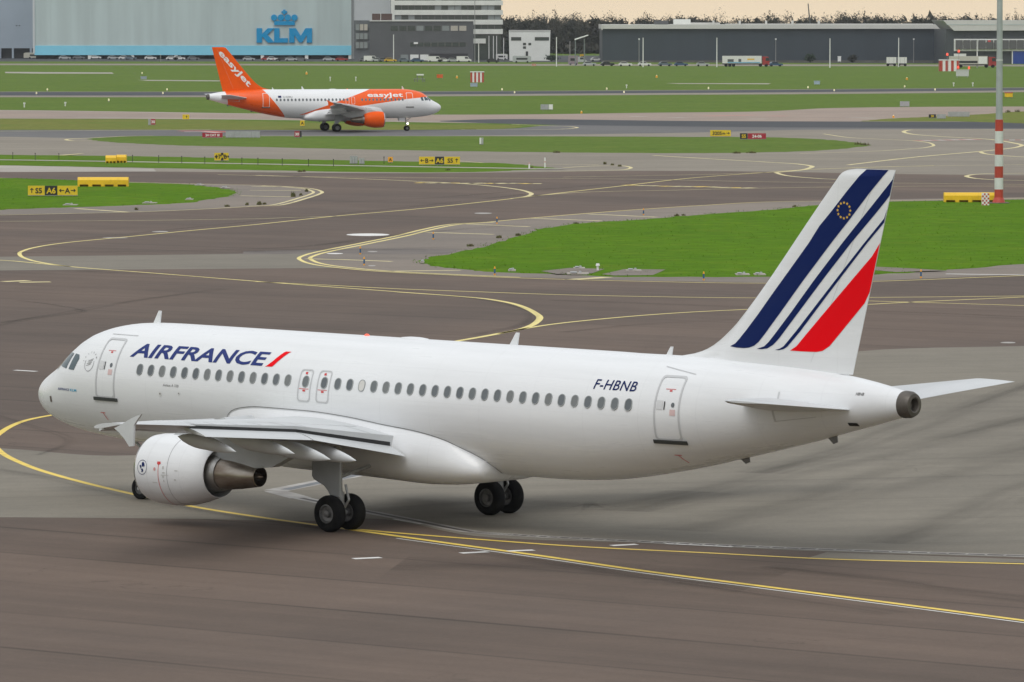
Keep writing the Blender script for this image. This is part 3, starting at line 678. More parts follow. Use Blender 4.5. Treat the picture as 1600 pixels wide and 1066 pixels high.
M['gear_door'] = mat('gear_door', (0.36, 0.38, 0.39), 0.45, var=0.12, scale=2)
M['titanium'] = mat('titanium', (0.42, 0.38, 0.33), 0.32, 0.85, var=0.55, scale=1.6, col2=(0.22, 0.17, 0.13), stretch=(.5, 2, 2))
M['lip_metal'] = mat('lip_metal', (0.55, 0.56, 0.58), 0.22, 0.9)
M['duct'] = mat('duct', (0.035, 0.035, 0.037), 0.45, 0.3, var=.3, scale=3)
M['duct_metal'] = mat('duct_metal', (0.45, 0.44, 0.42), 0.35, 0.7, var=.3, scale=2)
M['apu'] = mat('apu', (0.13, 0.115, 0.10), 0.5, 0.4, var=0.35, scale=3)
M['seam'] = mat('seam', (0.16, 0.16, 0.16), 0.6)
M['red_mark'] = mat('red_mark', (0.60, 0.05, 0.05), 0.5)
M['blue_mark'] = mat('blue_mark', (0.05, 0.35, 0.55), 0.5)

def airfoil(n, t, cut=1.0, camber=0.015):
    xs = [cut * 0.5 * (1 - math.cos(math.pi * i / n)) for i in range(n + 1)]
    def yt(x): return 5 * t * (.2969 * math.sqrt(x) - .126 * x - .3516 * x * x + .2843 * x**3 - .1015 * x**4) + 0.0008
    def yc(x): return camber * 4 * x * (1 - x)
    up = [(x, yc(x) + yt(x)) for x in xs]; lo = [(x, yc(x) - yt(x)) for x in xs[1:]]
    return up[::-1] + lo          # TE upper -> LE -> TE lower
def lathe(prof, c, n=40, x_of=None):    # prof: (X, r) around the axis through c=(Y, z)
    return [[(x_of(X), c[0] + r * math.cos(2 * math.pi * k / n), c[1] + r * math.sin(2 * math.pi * k / n)) for k in range(n)] for X, r in prof]

def build_airliner(cfg):
    dn, dt = cfg['dn'], cfg['dt']; vis = cfg['side']
    root = empty('passenger_jet', cfg['loc'], cfg['rz'], cfg['label'], 'airplane')
    root.rotation_euler = (0, -cfg['tilt'], cfg['rz'])
    OFF = {'n': dn, 'w': 0.0, 't': dt}
    def xo(X, z='w'): return 17.71 - X + OFF[z]
    def part(name, vf, m, parent=None, auto=None, smooth=False):
        return mesh(name, vf[0], vf[1], m, parent or root, smooth, None, auto)
    def surf(X, zone, phi, side=1, off=0.0):
        w, t, b = fW(X), fT(X), fB(X); c, h = (t + b) / 2, (t - b) / 2
        p = Vector((xo(X, zone), side * w * math.cos(phi), ZC + c + h * math.sin(phi)))
        if off:
            dx = (fW(X + .05) - fW(X - .05)) / .1
            nrm = Vector((dx * abs(math.cos(phi)), side * math.cos(phi) / w, math.sin(phi) / h * 1.0))
            nrm.normalize(); p += nrm * off
        return p
    def phi_of(X, z):
        t, b = fT(X), fB(X)
        return math.asin(max(-1, min(1, (z - ZC - (t + b) / 2) / ((t - b) / 2))))
    def decal(name, v2, f2, place, m, parent=None, L=0.16):
        v, f = subdiv2d(v2, f2, L)
        return mesh(name, [place(a, b) for a, b in v], f, m, parent or root)
    # ---------------- fuselage
    st = [('n', .08 + (7 - .08) * (1 - math.cos(math.pi / 2 * i / 26))) for i in range(27)] + [('w', X) for X in (11, 14, 17, 20)] + [('t', 23 + .55 * i) for i in range(27)]
    n = 72; rings = []
    for zone, X in st:
        X = min(X, 37.3)
        rings.append([tuple(surf(X, zone, 2 * math.pi * k / n)) for k in range(n)])
    fus = part('fuselage', loft(rings), cfg['m_fus'], auto=0.7)
    # exhaust of the auxiliary power unit
    ca = (0.0, ZC + (fT(37.3) + fB(37.3)) / 2)
    pr = [(37.27, .40), (37.35, .415), (37.55, .40), (37.66, .34), (37.68, .24), (37.66, .20), (37.45, .17), (37.3, .0)]
    part('tail_exhaust', loft(lathe(pr, ca, 28, lambda X: xo(X, 't'))), M['apu'], auto=0.6)
    # ---------------- windows on the side that shows
    if cfg['windows']:
        def stad(w, h, k=8):
            r = w / 2; out = []
            for s, c in ((1, h / 2 - r), (-1, -(h / 2 - r))):
                for i in range(k + 1):
                    t = math.pi * i / k
                    out.append((r * math.cos(t) * s, c + r * math.sin(t) * s))
            return out
        so, si = stad(.285, .40), stad(.235, .35); k = len(so)
        ph = phi_of(15, 4.49)
        nrm = Vector((0, vis * math.cos(ph) / 1.975, math.sin(ph) / 2.07)).normalized()
        tv = Vector((0, -vis * nrm.z, abs(nrm.y)))
        def emb(p, o): return Vector((-p[0], 0, 0)) + tv * p[1] + nrm * (o - 0.5 * p[1] ** 2 / 2.0)
        rim_v = [emb(p, .020) for p in so] + [emb(p, .020) for p in si] + [emb(p, -.02) for p in so] + [emb(p, -.03) for p in si]
        rim_f = [(i, (i + 1) % k, k + (i + 1) % k, k + i) for i in range(k)] + [(i, (i + 1) % k, 2 * k + (i + 1) % k, 2 * k + i) for i in range(k)] + [(k + i, k + (i + 1) % k, 3 * k + (i + 1) % k, 3 * k + i) for i in range(k)]
        rim_me = pane_me = shade_me = None
        for zone, X, closed in cfg['windows']:
            base = surf(X, zone, phi_of(X, 4.49), vis)
            if rim_me is None:
                wo = mesh('window', rim_v, rim_f, M['window_rim'], root); rim_me = wo.data
                po = mesh('pane', [emb(p, .014) for p in si], [tuple(range(k))], M['cabin_glass'], wo); pane_me = po.data
                shade_me = pane_me.copy(); shade_me.materials.clear(); shade_me.materials.append(M['cabin_shade'])
                var_me = []
                for gm in ((.10, .115, .125), (.135, .15, .155), (.165, .175, .175)):
                    q_ = pane_me.copy(); q_.materials.clear(); q_.materials.append(mat('cabin_glass', gm, .12, spec=.6)); var_me.append(q_)
                if closed: po.data = shade_me
            else:
                wo = link('window', rim_me, root); po = link('pane', shade_me if closed else (pane_me if not cfg['detail'] else rnd.choice(var_me + [pane_me])), wo)
            wo.location = base
            if zone == 't':
                sl = (fW(X + .1) - fW(X - .1)) / .2
                wo.rotation_euler = (0, 0, -vis * sl)
    # ---------------- cockpit glazing, both sides
    for side in (1, -1):
        for q in ([(2.20, 4.37), (2.78, 4.31), (2.90, 4.82), (2.55, 4.83)], [(2.95, 4.30), (3.28, 4.29), (3.43, 4.68), (3.33, 4.80), (3.06, 4.82)]):
            decal('cockpit_window', q, [tuple(range(len(q)))], lambda a, b, s=side: surf(a, 'n', phi_of(a, b), s, .012), M['cockpit_glass'], L=.12)
        q = [(1.50, 84), (1.95, 36), (2.42, 46), (1.98, 84)]
        decal('cockpit_window', [(a, b / 40) for a, b in q], [(0, 1, 2, 3)], lambda a, b, s=side: surf(a, 'n', math.radians(b * 40), s, .012), M['cockpit_glass'], L=.12)
    # ---------------- doors: raised seam, sill, porthole, handle
    def rrect(x0, x1, z0, z1, r, k=5):
        out = []
        for cx, cz, a in ((x1 - r, z1 - r, 0), (x0 + r, z1 - r, 90), (x0 + r, z0 + r, 180), (x1 - r, z0 + r, 270)):
            for i in range(k + 1):
                t = math.radians(a + 90 * i / k); out.append((cx + r * math.cos(t), cz + r * math.sin(t)))
        return out
    def densify(pts, L=.12):
        out = []
        for i, p in enumerate(pts):
            q = pts[(i + 1) % len(pts)]; k = max(1, int(math.hypot(q[0] - p[0], q[1] - p[1]) / L))
            out += [(p[0] + (q[0] - p[0]) * j / k, p[1] + (q[1] - p[1]) * j / k) for j in range(k)]
        return out
    def frame(name, x0, x1, z0, z1, r, w, zone, m, parent=None, side=vis):
        o = densify(rrect(x0, x1, z0, z1, r)); c = ((x0 + x1) / 2, (z0 + z1) / 2)
        i_ = [(p[0] + (c[0] - p[0]) * w / (x1 - x0) * 2, p[1] + (c[1] - p[1]) * w / (z1 - z0) * 2) for p in o]
        k = len(o)
        v = [surf(a, zone, phi_of(a, b), side, .014) for a, b in o] + [surf(a, zone, phi_of(a, b), side, .014) for a, b in i_]
        return mesh(name, v, [(i, (i + 1) % k, k + (i + 1) % k, k + i) for i in range(k)], m, parent or root)
    def patch(name, pts, zone, m, parent=None, off=.012, L=.16, side=vis):
        return decal(name, pts, [tuple(range(len(pts)))], lambda a, b: surf(a, zone, phi_of(a, b), side, off), m, parent, L)
    def disc(cx, cz, r, k=14, sq=1.0): return [(cx + r * math.cos(2 * math.pi * i / k), cz + sq * r * math.sin(2 * math.pi * i / k)) for i in range(k)]
    for (x0, x1, zone) in ((4.55, 5.52, 'n'), (28.97, 29.93, 't')):
        d = frame('door', x0, x1, 3.45, 5.43, .12, .062, zone, cfg['m_seam'])
        # the sill plate stands out below the door
        sv = []
        for a in np.linspace(x0 - .09, x1 + .12, 9):
            for zz, of in ((3.47, .02), (3.47, .05), (3.36, .05), (3.36, .015)): sv.append(surf(a, zone, phi_of(a, zz), vis, of))
        part('door_sill', loft([sv[i * 4:i * 4 + 4] for i in range(9)]), M['sill'], d)
        if cfg['detail']:
            patch('door_window', disc((x0 + x1) / 2 + .22, 4.56, .065, sq=1.15), zone, M['cabin_glass'], d)
            patch('door_handle', rrect((x0 + x1) / 2 - .11, (x0 + x1) / 2 - .07, 4.40, 4.66, .015), zone, M['black'], d, .016)
            patch('door_notice', rrect((x0 + x1) / 2 - .38, (x0 + x1) / 2 - .16, 4.40, 4.68, .01), zone, mat('notice', (.62, .63, .64), .5), d)
            patch('door_marking', [((x0 + x1) / 2 - .16, 5.02), ((x0 + x1) / 2 + .22, 5.02), ((x0 + x1) / 2 + .22, 5.035), ((x0 + x1) / 2 - .16, 5.035)], zone, M['red_mark'], d)
            patch('door_marking', rrect((x0 + x1) / 2 - .0, (x0 + x1) / 2 + .10, 4.955, 5.0, .01), zone, M['red_mark'], d)
            patch('door_marking', rrect((x0 + x1) / 2 + .12, (x0 + x1) / 2 + .32, 4.24, 4.42, .01), zone, mat('pink_note', (.66, .48, .47), .5), d)
            patch('rain_gutter', [(x0 - .08, 5.53), (x1 + .34, 5.535), (x1 + .34, 5.555), (x0 - .08, 5.55)] if zone == 'n' else [(x0 - .15, 5.66), (x1 + .2, 5.49), (x1 + .2, 5.51), (x0 - .15, 5.68)], zone, M['door_seam'], d)
    for (x0, x1) in ((14.05, 14.62), (14.88, 15.45)) if cfg['detail'] else ((14.62, 15.12), (15.45, 15.95)):
        z = 'w'
        d = frame('emergency_exit', x0, x1, 3.84, 4.88, .12, .042, z, cfg['m_seam'])
        if cfg['detail']:
            c = (x0 + x1) / 2
            patch('exit_marking', rrect(c - .06, c + .04, 4.72, 4.79, .01), z, M['red_mark'], d)
            patch('exit_marking', [(c - .22, 4.245), (c + .2, 4.245), (c + .2, 4.262), (c - .22, 4.262)], z, M['red_mark'], d)
            patch('exit_marking', rrect(c - .06, c + .06, 4.17, 4.225, .01), z, M['red_mark'], d)
    # ---------------- wings with flaps, ailerons, fairings
    LE = lambda Y: 12.05 + (Y - 2.0) * .5405
    def cutTE(Y): return float(np.interp(Y, [1, 2.1, 6.4, 13, 17], [18.33, 18.33, 18.25, 20.1, 21.22]))
    def zTE(Y): return float(np.interp(Y, [1, 2.1, 6.4, 13, 17], [2.60, 2.75, 3.41, 4.02, 4.36]))
    def zLE(Y): return float(np.interp(Y, [1, 2.1, 6.4, 13, 17], [2.62, 2.72, 3.22, 3.90, 4.22]))
    def tc_(Y): return float(np.interp(Y, [1, 2.1, 6.4, 13, 17], [.150, .148, .118, .110, .105]))
    def sect(Y, side, cut, x0=0.0):
        c = (cutTE(Y) - LE(Y)) / .86; sl = (zTE(Y) - zLE(Y)) / .86 * 1.0
        return [(xo(LE(Y) + x * c), side * Y, zLE(Y) + sl * x + z * c) for x, z in airfoil(16, tc_(Y), cut)]
    for side in (1, -1):
        a = loft([sect(Y, side, .86) for Y in (1.0, 2.1, 3.5, 5.0, 6.4, 9.0, 11.0, 13.0)])
        b = loft([sect(Y, side, 1.0) for Y in (13.02, 14.5, 16.0, 16.98)])
        mb = MB().add(*a).add(*b)
        wing = mb.build('wing', M['wing_grey'], root, auto=0.5)
        # slats: a drooped strip ahead of the leading edge
        for (y0, y1) in ((2.6, 5.2), (6.2, 9.4), (9.45, 12.7), (12.75, 16.3)):
            rr = []
            for Y in np.linspace(y0, y1, 4):
                c = (cutTE(Y) - LE(Y)) / .86
                rr.append([(xo(LE(Y) - .10 * c ** .5 + x * c * .15), side * Y, zLE(Y) - .085 + z * c - .02 * (1 - x)) for x, z in airfoil(8, .10, 1.0, .05)])
            part('slat', loft(rr), M['wing_grey'], auto=.6)
        # flaps, deflected a little
        def flap(y0, y1, te0, te1, name='flap'):
            rr = []
            for t in np.linspace(0, 1, 5):
                Y = y0 + (y1 - y0) * t; tx, tz = te0[0] + (te1[0] - te0[0]) * t, te0[1] + (te1[1] - te0[1]) * t
                lx, lz = cutTE(Y) - .28 * (tx - cutTE(Y)) - .05, zTE(Y) - .105
                ln = tx - lx
                rr.append([(xo(lx + x * ln), side * Y, lz + (tz - lz) * x + z * ln) for x, z in airfoil(9, .13, 1.0, .02)])
            return part(name, loft(rr), M['wing_grey'], auto=.6)
        flap(2.15, 6.33, (19.02, 2.36), (18.99, 3.12)); flap(6.42, 12.95, (18.995, 3.13), (20.80, 3.73))
        # shade in the gap behind the spoilers, painted as a dark strip
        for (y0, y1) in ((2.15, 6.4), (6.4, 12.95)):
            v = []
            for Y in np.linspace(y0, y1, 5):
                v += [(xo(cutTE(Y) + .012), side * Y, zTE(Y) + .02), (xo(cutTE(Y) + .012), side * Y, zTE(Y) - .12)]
            part('flap_gap_shade', ([*v], [(2 * i, 2 * i + 1, 2 * i + 3, 2 * i + 2) for i in range(4)]), M['dark'])
        # spoiler and aileron joints on the upper skin
        jm = MB()
        def top(Y, x):
            c = (cutTE(Y) - LE(Y)) / .86; sl = (zTE(Y) - zLE(Y)) / .86
            af = airfoil(16, tc_(Y), .86); up = af[:17][::-1]
            z = float(np.interp(x, [p[0] for p in up], [p[1] for p in up]))
            return Vector((xo(LE(Y) + x * c), side * Y, zLE(Y) + sl * x + z * c + .006))
        for Y in (3.0, 5.9, 7.0, 8.5, 10.0, 11.4, 12.6):
            q = [top(Y, x) for x in (.68, .74, .80, .855)]; q2 = [top(Y + .03, x) for x in (.68, .74, .80, .855)]
            jm.add(q + q2, [(i, i + 1, 5 + i, 4 + i) for i in range(3)])
        ys = np.linspace(2.4, 12.6, 14); q = [top(Y, .68) for Y in ys]; q2 = [top(Y, .684) for Y in ys]
        jm.add(q + q2, [(i, i + 1, 15 + i, 14 + i) for i in range(13)])
        jm.build('panel_joint', M['seam'], wing)
        # wing-tip fence
        fp = [(22.20, 4.72), (21.82, 4.59), (21.37, 4.37), (21.07, 4.24), (21.26, 4.14), (21.52, 3.93), (21.70, 3.74), (21.87, 3.76), (21.90, 4.37), (22.01, 4.51)]
        mbf = MB().prism([(xo(a_), b_) for a_, b_ in fp], side * 16.98, side * 17.05)
        mbf.build('wingtip_fence', cfg['m_fence'], root)
        # flap track fairings
        for (tx, Y, tz, ln, h) in ((19.75, 5.22, 2.46, 3.0, .30), (19.75, 6.40, 2.57, 3.0, .30), (20.05, 8.32, 2.89, 2.9, .28), (20.65, 11.5, 3.18, 2.5, .25)):
            rr = []
            for t in np.linspace(0, 1, 11):
                r = max(.03, math.sin(math.pi * min(1, t * 1.25 if t < .4 else .5 + (t - .4) / 1.2)) ** .7) if t < 1 else .03
                X = tx - ln + ln * t; hw = .19 * r; hh = h * r
                zc = tz + (1 - t) * .20 + (.12 if t < .5 else .12 * (1 - (t - .5) * 2))
                rr.append([(xo(X), side * Y + hw * math.cos(a), zc + hh * math.sin(a) * (1.0 if math.sin(a) < 0 else .8)) for a in np.linspace(0, 2 * math.pi, 14, endpoint=False)])
            part('flap_track_fairing', loft(rr), M['wing_grey'], auto=.8)
    # ---------------- belly fairing round the wing root
    fx = [10.55, 10.7, 11.0, 11.5, 12.3, 14.5, 16.2, 17.8, 19.2, 20.2, 21.0, 21.5, 21.72, 21.80]
    ft = [2.85, 3.08, 3.33, 3.47, 3.54, 3.53, 3.44, 3.27, 3.14, 2.96, 2.68, 2.46, 2.31, 2.16]
    fb = [2.35, 2.05, 1.80, 1.66, 1.58, 1.52, 1.50, 1.46, 1.42, 1.46, 1.54, 1.64, 1.74, 1.90]
    fw = [1.80, 1.88, 1.98, 2.04, 2.10, 2.16, 2.18, 2.18, 2.14, 2.08, 1.98, 1.80, 1.62, 1.30]
    T_, B_f, W_f = pchip(fx, ft), pchip(fx, fb), pchip(fx, fw)
    rr = []
    for X in np.concatenate([np.linspace(10.55, 12.3, 10), np.linspace(12.8, 20, 12), np.concatenate([np.linspace(20.4, 21.4, 6), [21.5, 21.6, 21.68, 21.74, 21.78, 21.80]])]):
        t, b, w = T_(X), B_f(X), W_f(X); yj = 1.975 * math.sqrt(max(.02, 1 - ((t - ZC) / 2.07) ** 2)) - .02; h = t - b
        half = [(0.0, t - .05), (yj * .5, t - .02)]
        p0, p1, p2, p3 = (yj, t), (max(yj, w) + .06, t - .36 * h), (w + .10, b), (w * .50, b)
        for q in np.linspace(0, 1, 17):
            c0, c1, c2, c3 = (1 - q) ** 3, 3 * q * (1 - q) ** 2, 3 * q * q * (1 - q), q ** 3
            half.append((c0 * p0[0] + c1 * p1[0] + c2 * p2[0] + c3 * p3[0], c0 * p0[1] + c1 * p1[1] + c2 * p2[1] + c3 * p3[1]))
        half.append((0.0, b))
        ring = [(xo(X), y_, z_) for y_, z_ in half] + [(xo(X), -y_, z_) for y_, z_ in half[1:-1][::-1]]
        rr.append(ring)
    bf = part('belly_fairing', loft(rr), cfg['m_belly'], auto=.9)
    # dark joint where the fairing meets the body
    if cfg['detail']:
        ed = MB(); L1, L2 = [], []
        for X in np.linspace(10.62, 21.7, 60):
            z = T_(X) + .01; ph = phi_of(X, z); wv = fW(X)
            L1.append(surf(X, 'w', ph, 1, .016)); L2.append(surf(X, 'w', phi_of(X, z + .022), 1, .016))
        ed.add(L1 + L2, [(i, i + 1, 61 + i, 60 + i) for i in range(59)])
        L1, L2 = [], []
        for q in np.linspace(0, 1, 24):       # round the blunt aft end
            X = 21.70 + .16 * math.sin(math.pi * q * .9); z = 2.32 - q * .44
            L1.append(surf(X, 'w', phi_of(X, z), 1, .018)); L2.append(surf(X + .03, 'w', phi_of(X + .03, z - .005), 1, .018))
        ed.add(L1 + L2, [(i, i + 1, 25 + i, 24 + i) for i in range(23)])
        ed.build('fairing_joint', M['seam'], bf)
    # ---------------- engines
    for side in (1, -1):
        ce = (side * 5.75, 1.75)
        f = lambda X: xo(X)
        out = [(11.42, .93), (11.36, .97), (11.38, 1.02), (11.5, 1.075), (11.8, 1.13), (12.2, 1.155), (12.7, 1.15), (13.2, 1.09), (13.7, .97), (14.1, .84), (14.28, .785), (14.29, .765), (14.1, .79), (13.6, .86), (13.2, .88)]
        nac = part('nacelle', loft(lathe(out[3:], ce, 56, f), False, False), cfg['m_nac'], auto=.8)
        lip = [(11.9, .86), (11.6, .87), (11.42, .92), (11.355, .975), (11.38, 1.02), (11.5, 1.075)]
        part('intake_lip', loft(lathe(lip, ce, 56, f), False, False), M['lip_metal'], nac, auto=.9)
        part('intake_duct', loft(lathe([(11.9, .86), (12.5, .86), (12.52, .30), (12.2, .18), (12.0, .02)], ce, 40, f), False, True), M['duct'], nac, auto=.7)
        part('fan_duct', loft(lathe([(13.2, .88), (13.18, .60)], ce, 40, f), False, False), M['duct'], nac)
        part('core_cowl', loft(lathe([(13.2, .66), (13.7, .67), (14.1, .63), (14.42, .565), (14.50, .54), (14.5, .50)], ce, 40, f), False, False), M['duct_metal'], nac, auto=.7)
        core = part('core_nozzle', loft(lathe([(14.40, .515), (14.8, .495), (15.3, .44), (15.8, .365), (16.06, .325), (16.065, .30), (15.6, .33), (15.2, .34)], ce, 40, f), False, True), M['titanium'], auto=.7)
        part('exhaust_plug', loft(lathe([(15.0, .20), (15.7, .16), (16.0, .11), (16.12, .06), (16.2, .01)], ce, 20, f)), M['titanium'], core, smooth=True)
        py = [(12.1, 2.80), (12.7, 3.02), (13.8, 3.14), (14.6, 3.2), (17.3, 2.75), (17.5, 2.46), (16.74, 2.10), (15.9, 2.02), (15.0, 2.16), (14.2, 2.25), (13.4, 2.5)]
        p = MB().prism([(xo(a_), b_) for a_, b_ in py], side * 5.57, side * 5.93).build('pylon', M['under_grey'], root)
        if side == vis and cfg['detail']:
            def nac_pt(X, a, o=.010):
                r = float(np.interp(X, [q[0] for q in out[3:11]], [q[1] for q in out[3:11]])) + o
                return Vector((xo(X), ce[0] + side * r * math.cos(a), ce[1] + r * math.sin(a)))
            def nd(name, pts, m, L=.1, o=.010): return decal(name, pts, [tuple(range(len(pts)))], lambda a, b: nac_pt(a, b, o), m, nac, L)
            cx, ca0 = 11.88, .10
            ring_o = [(cx + .235 * math.cos(t), ca0 + .21 * math.sin(t)) for t in np.linspace(0, 2 * math.pi, 32, endpoint=False)]
            ring_i = [(cx + .22 * math.cos(t), ca0 + .196 * math.sin(t)) for t in np.linspace(0, 2 * math.pi, 32, endpoint=False)]
            mesh('emblem_ring', [nac_pt(*q) for q in ring_o] + [nac_pt(*q) for q in ring_i], [(i, (i + 1) % 32, 32 + (i + 1) % 32, 32 + i) for i in range(32)], M['navy'], nac)
            # winged figure inside the ring: wing, body and curled tail
            nd('emblem', [(cx - .01, ca0 + .03), (cx - .03, ca0 + .13), (cx + .04, ca0 + .155), (cx + .10, ca0 + .11), (cx + .125, ca0 + .05), (cx + .09, ca0 + .0), (cx + .06, ca0 + .05), (cx + .03, ca0 + .01)], M['navy'])
            nd('emblem', [(cx - .13, ca0 + .03), (cx - .08, ca0 + .07), (cx - .035, ca0 + .04), (cx - .02, ca0 - .02), (cx - .06, ca0 - .05), (cx - .08, ca0 + .0)], M['navy'])
            nd('emblem', [(cx - .05, ca0 - .07), (cx + .02, ca0 - .03), (cx + .07, ca0 - .07), (cx + .06, ca0 - .12), (cx + .0, ca0 - .14), (cx - .03, ca0 - .11), (cx + .02, ca0 - .09)], M['navy'])
            # cowl joints, red warning line
            def ringline(X, w, m, a0=-2.2, a1=2.2, name='cowl_joint'):
                aa = np.linspace(a0, a1, 40)
                mesh(name, [nac_pt(X, a, .006) for a in aa] + [nac_pt(X + w, a, .006) for a in aa], [(i, i + 1, 41 + i, 40 + i) for i in range(39)], m, nac)
            ringline(12.98, .012, M['seam']); ringline(12.1, .008, mat('cowl_line', (.6, .6, .6), .4))
            ringline(12.62, .022, M['red_mark'], -1.35, .20, 'warning_line')
            nd('warning_mark', [(12.56, .30), (12.70, .30), (12.72, .24), (12.64, .20), (12.56, .23)], M['red_mark'])
            nd('warning_mark', [(12.47 + .05 * math.cos(t), .08 + .05 * math.sin(t)) for t in np.linspace(0, 6.28, 10, endpoint=False)], mat('pink_mark', (.62, .3, .3), .5))
            for q in ((12.86, .0, .10, .015), (12.84, -.12, .05, .03), (12.85, -.24, .04, .03), (12.83, .14, .06, .04), (13.35, .08, .12, .012), (13.3, -.2, .07, .02), (12.45, -.30, .22, .008), (12.9, -.07, .3, .008)):
                nd('latch_mark', [(q[0] - q[2] / 2, q[1] - q[3]), (q[0] + q[2] / 2, q[1] - q[3]), (q[0] + q[2] / 2, q[1] + q[3]), (q[0] - q[2] / 2, q[1] + q[3])], mat('grime', (.52, .52, .50), .5))
    # ---------------- fin, rudder, tailplane
    fzk = [5.70, 5.86, 5.97, 6.04, 6.21, 6.48, 6.72, 7.05, 7.41, 8.44, 10.88, 11.58, 11.75, 11.85, 11.90]
    flk = [26.9, 28.1, 28.75, 29.14, 29.67, 30.14, 30.45, 30.83, 31.17, 32.08, 34.10, 34.70, 34.85, 35.06, 35.40]
    flp = pchip(fzk, flk)
    fz = [5.70, 5.78, 5.86, 5.92, 5.97, 6.04, 6.12, 6.21, 6.34, 6.48, 6.6, 6.72, 6.88, 7.05, 7.41, 7.9, 8.44, 9.3, 10.2, 10.88, 11.3, 11.58, 11.68, 11.75, 11.81, 11.86, 11.90]
    fl = [flp(z) for z in fz]
    fte = lambda z: 35.33 + (z - 5.7) * (36.87 - 35.33) / (11.90 - 5.7)
    def fin_le(z): return float(np.interp(z, fz, fl))
    def fin_half(X, z):
        l, t = 29.90 + (z - 5.7) * .796, fte(z)
        c = t - l; x = max(0.0, min(1.0, (X - l) / c))
        th = .092 * 5 * (.2969 * math.sqrt(x) - .126 * x - .3516 * x * x + .2843 * x**3 - .1015 * x**4) * c
        if z < 7.6: th = max(th, 0.05 * min(1.0, max(0.0, (X - fin_le(z)) / 0.5)) * max(0.0, 1 - max(0.0, X - l) / 3.0))
        return max(th, .012) * (1.0 if z < 11.7 else max(.3, 1 - (z - 11.7) / .25))
    rr = []
    for z in fz:
        l, t = fin_le(z), fte(z); ring = []
        xs = [l + (t - l) * .5 * (1 - math.cos(math.pi * i / 20)) for i in range(21)]
        hh = [fin_half(x, z) for x in xs]; hh[0] = .012
        ring = [(xo(x, 't'), h, z) for x, h in zip(xs[::-1], hh[::-1])] + [(xo(x, 't'), -h, z) for x, h in zip(xs[1:], hh[1:])]
        rr.append(ring)
    fin = part('fin', loft(rr), cfg['m_fin'], auto=.6)
    def fin_place(side, o=.007): return lambda X, z: Vector((xo(X, 't'), side * (fin_half(X, z) + o), z))
    # rudder hinge line
    hl = [(fte(z) - .30 * (fte(z) - (29.9 + (z - 5.7) * .796)), z) for z in np.linspace(6.0, 11.6, 24)]
    for side in (1, -1):
        pl = fin_place(side, .004)
        mesh('rudder_joint', [pl(x, z) for x, z in hl] + [pl(x + .014, z) for x, z in hl], [(i, i + 1, 25 + i, 24 + i) for i in range(23)], M['door_seam'], fin)
    for side in (1, -1):
        rr = []
        for Y, l, t, z in ((.3, 31.55, 35.70, 4.66), (1.0, 31.95, 35.75, 4.73), (3.5, 33.65, 36.2, 4.98), (6.0, 35.28, 36.75, 5.23), (6.2, 35.6, 36.8, 5.25)):
            c = t - l
            rr.append([(xo(l + x * c, 't'), side * Y, z + zz * c) for x, zz in airfoil(12, .10 if Y < 6.1 else .05, 1.0, 0.0)])
        stab = part('tailplane', loft(rr), M['wing_grey'], auto=.6)
        mbj = MB()
        mbj.add([(xo(34.75, 't'), side * .95, 4.92), (xo(34.77, 't'), side * .95, 4.92), (xo(36.35, 't'), side * 6.0, 5.30), (xo(36.33, 't'), side * 6.0, 5.30)], [(0, 1, 2, 3)])
        # root plate of the trimming tailplane
        pt = [(33.2, 4.95), (33.25, 5.15), (33.2, 4.2), (34.5, 4.35)]
        for a_ in ([(33.30, 4.88), (33.36, 4.88), (33.36, 5.13), (33.30, 5.13)], [(33.20, 4.22), (33.27, 4.22), (33.20, 4.62), (33.13, 4.62)], [(33.22, 4.22), (34.6, 4.42), (34.6, 4.44), (33.22, 4.245)]):
            decal('trim_joint', a_, [(0, 1, 2, 3)], lambda a, b, s=side: surf(a, 't', phi_of(a, b), s, .008), M['door_seam'], stab)
    # ---------------- aerials and lamps along the spine and the belly
    def blade(X, zone, h, c, lean, z0, m=None):
        q = [(0, -.1), (c, -.1), (c + lean - c * .12, h), (c * .55 + lean, h)]
        MB().prism([(xo(X + a_, zone), z0 + b_) for a_, b_ in q], -.025, .025).build('aerial', m or M['white_gloss'], root)
    top_z = ZC + 2.07
    blade(5.38, 'n', .42, .34, .12, top_z - .03); blade(21.45, 'w', .42, .38, .14, top_z - .02); blade(27.95, 't', .28, .26, .10, top_z - .02)
    bec = lathe([(-.09, .001), (-.08, .05), (-.03, .085), (.03, .085), (.08, .05), (.09, .001)], (0, 0), 12, lambda X: X)
    part('beacon', ([(xo(15.3) + p[0], p[1], top_z - .02 + p[2] * .9) for r in bec for p in r], loft(bec)[1]), M['lamp_red'], smooth=True)
    part('beacon', ([(xo(19.3) + p[0], p[1], 1.40 + p[2] * .9) for r in bec for p in r], loft(bec)[1]), M['sill'], smooth=True)
    dm = lathe([(-.6, .001), (-.5, .10), (-.2, .15), (.2, .15), (.5, .10), (.6, .001)], (0, 0), 14, lambda X: X)
    part('antenna_dome', ([(xo(17.4) + p[0], p[1] * 1.6, top_z - .02 + p[2] * .5) for r in dm for p in r], loft(dm)[1]), M['white_gloss'], smooth=True)
    for (X, z, s) in ((31.0, ZC + fB(31.0), .12), (34.4, ZC + fB(34.4), .16)):
        MB().prism([(xo(X, 't'), z + .03), (xo(X + .35, 't'), z + .10), (xo(X + .38, 't'), z - s + .06), (xo(X + .22, 't'), z - s)], -.02, .02).build('drain_mast', M['seam'], root)
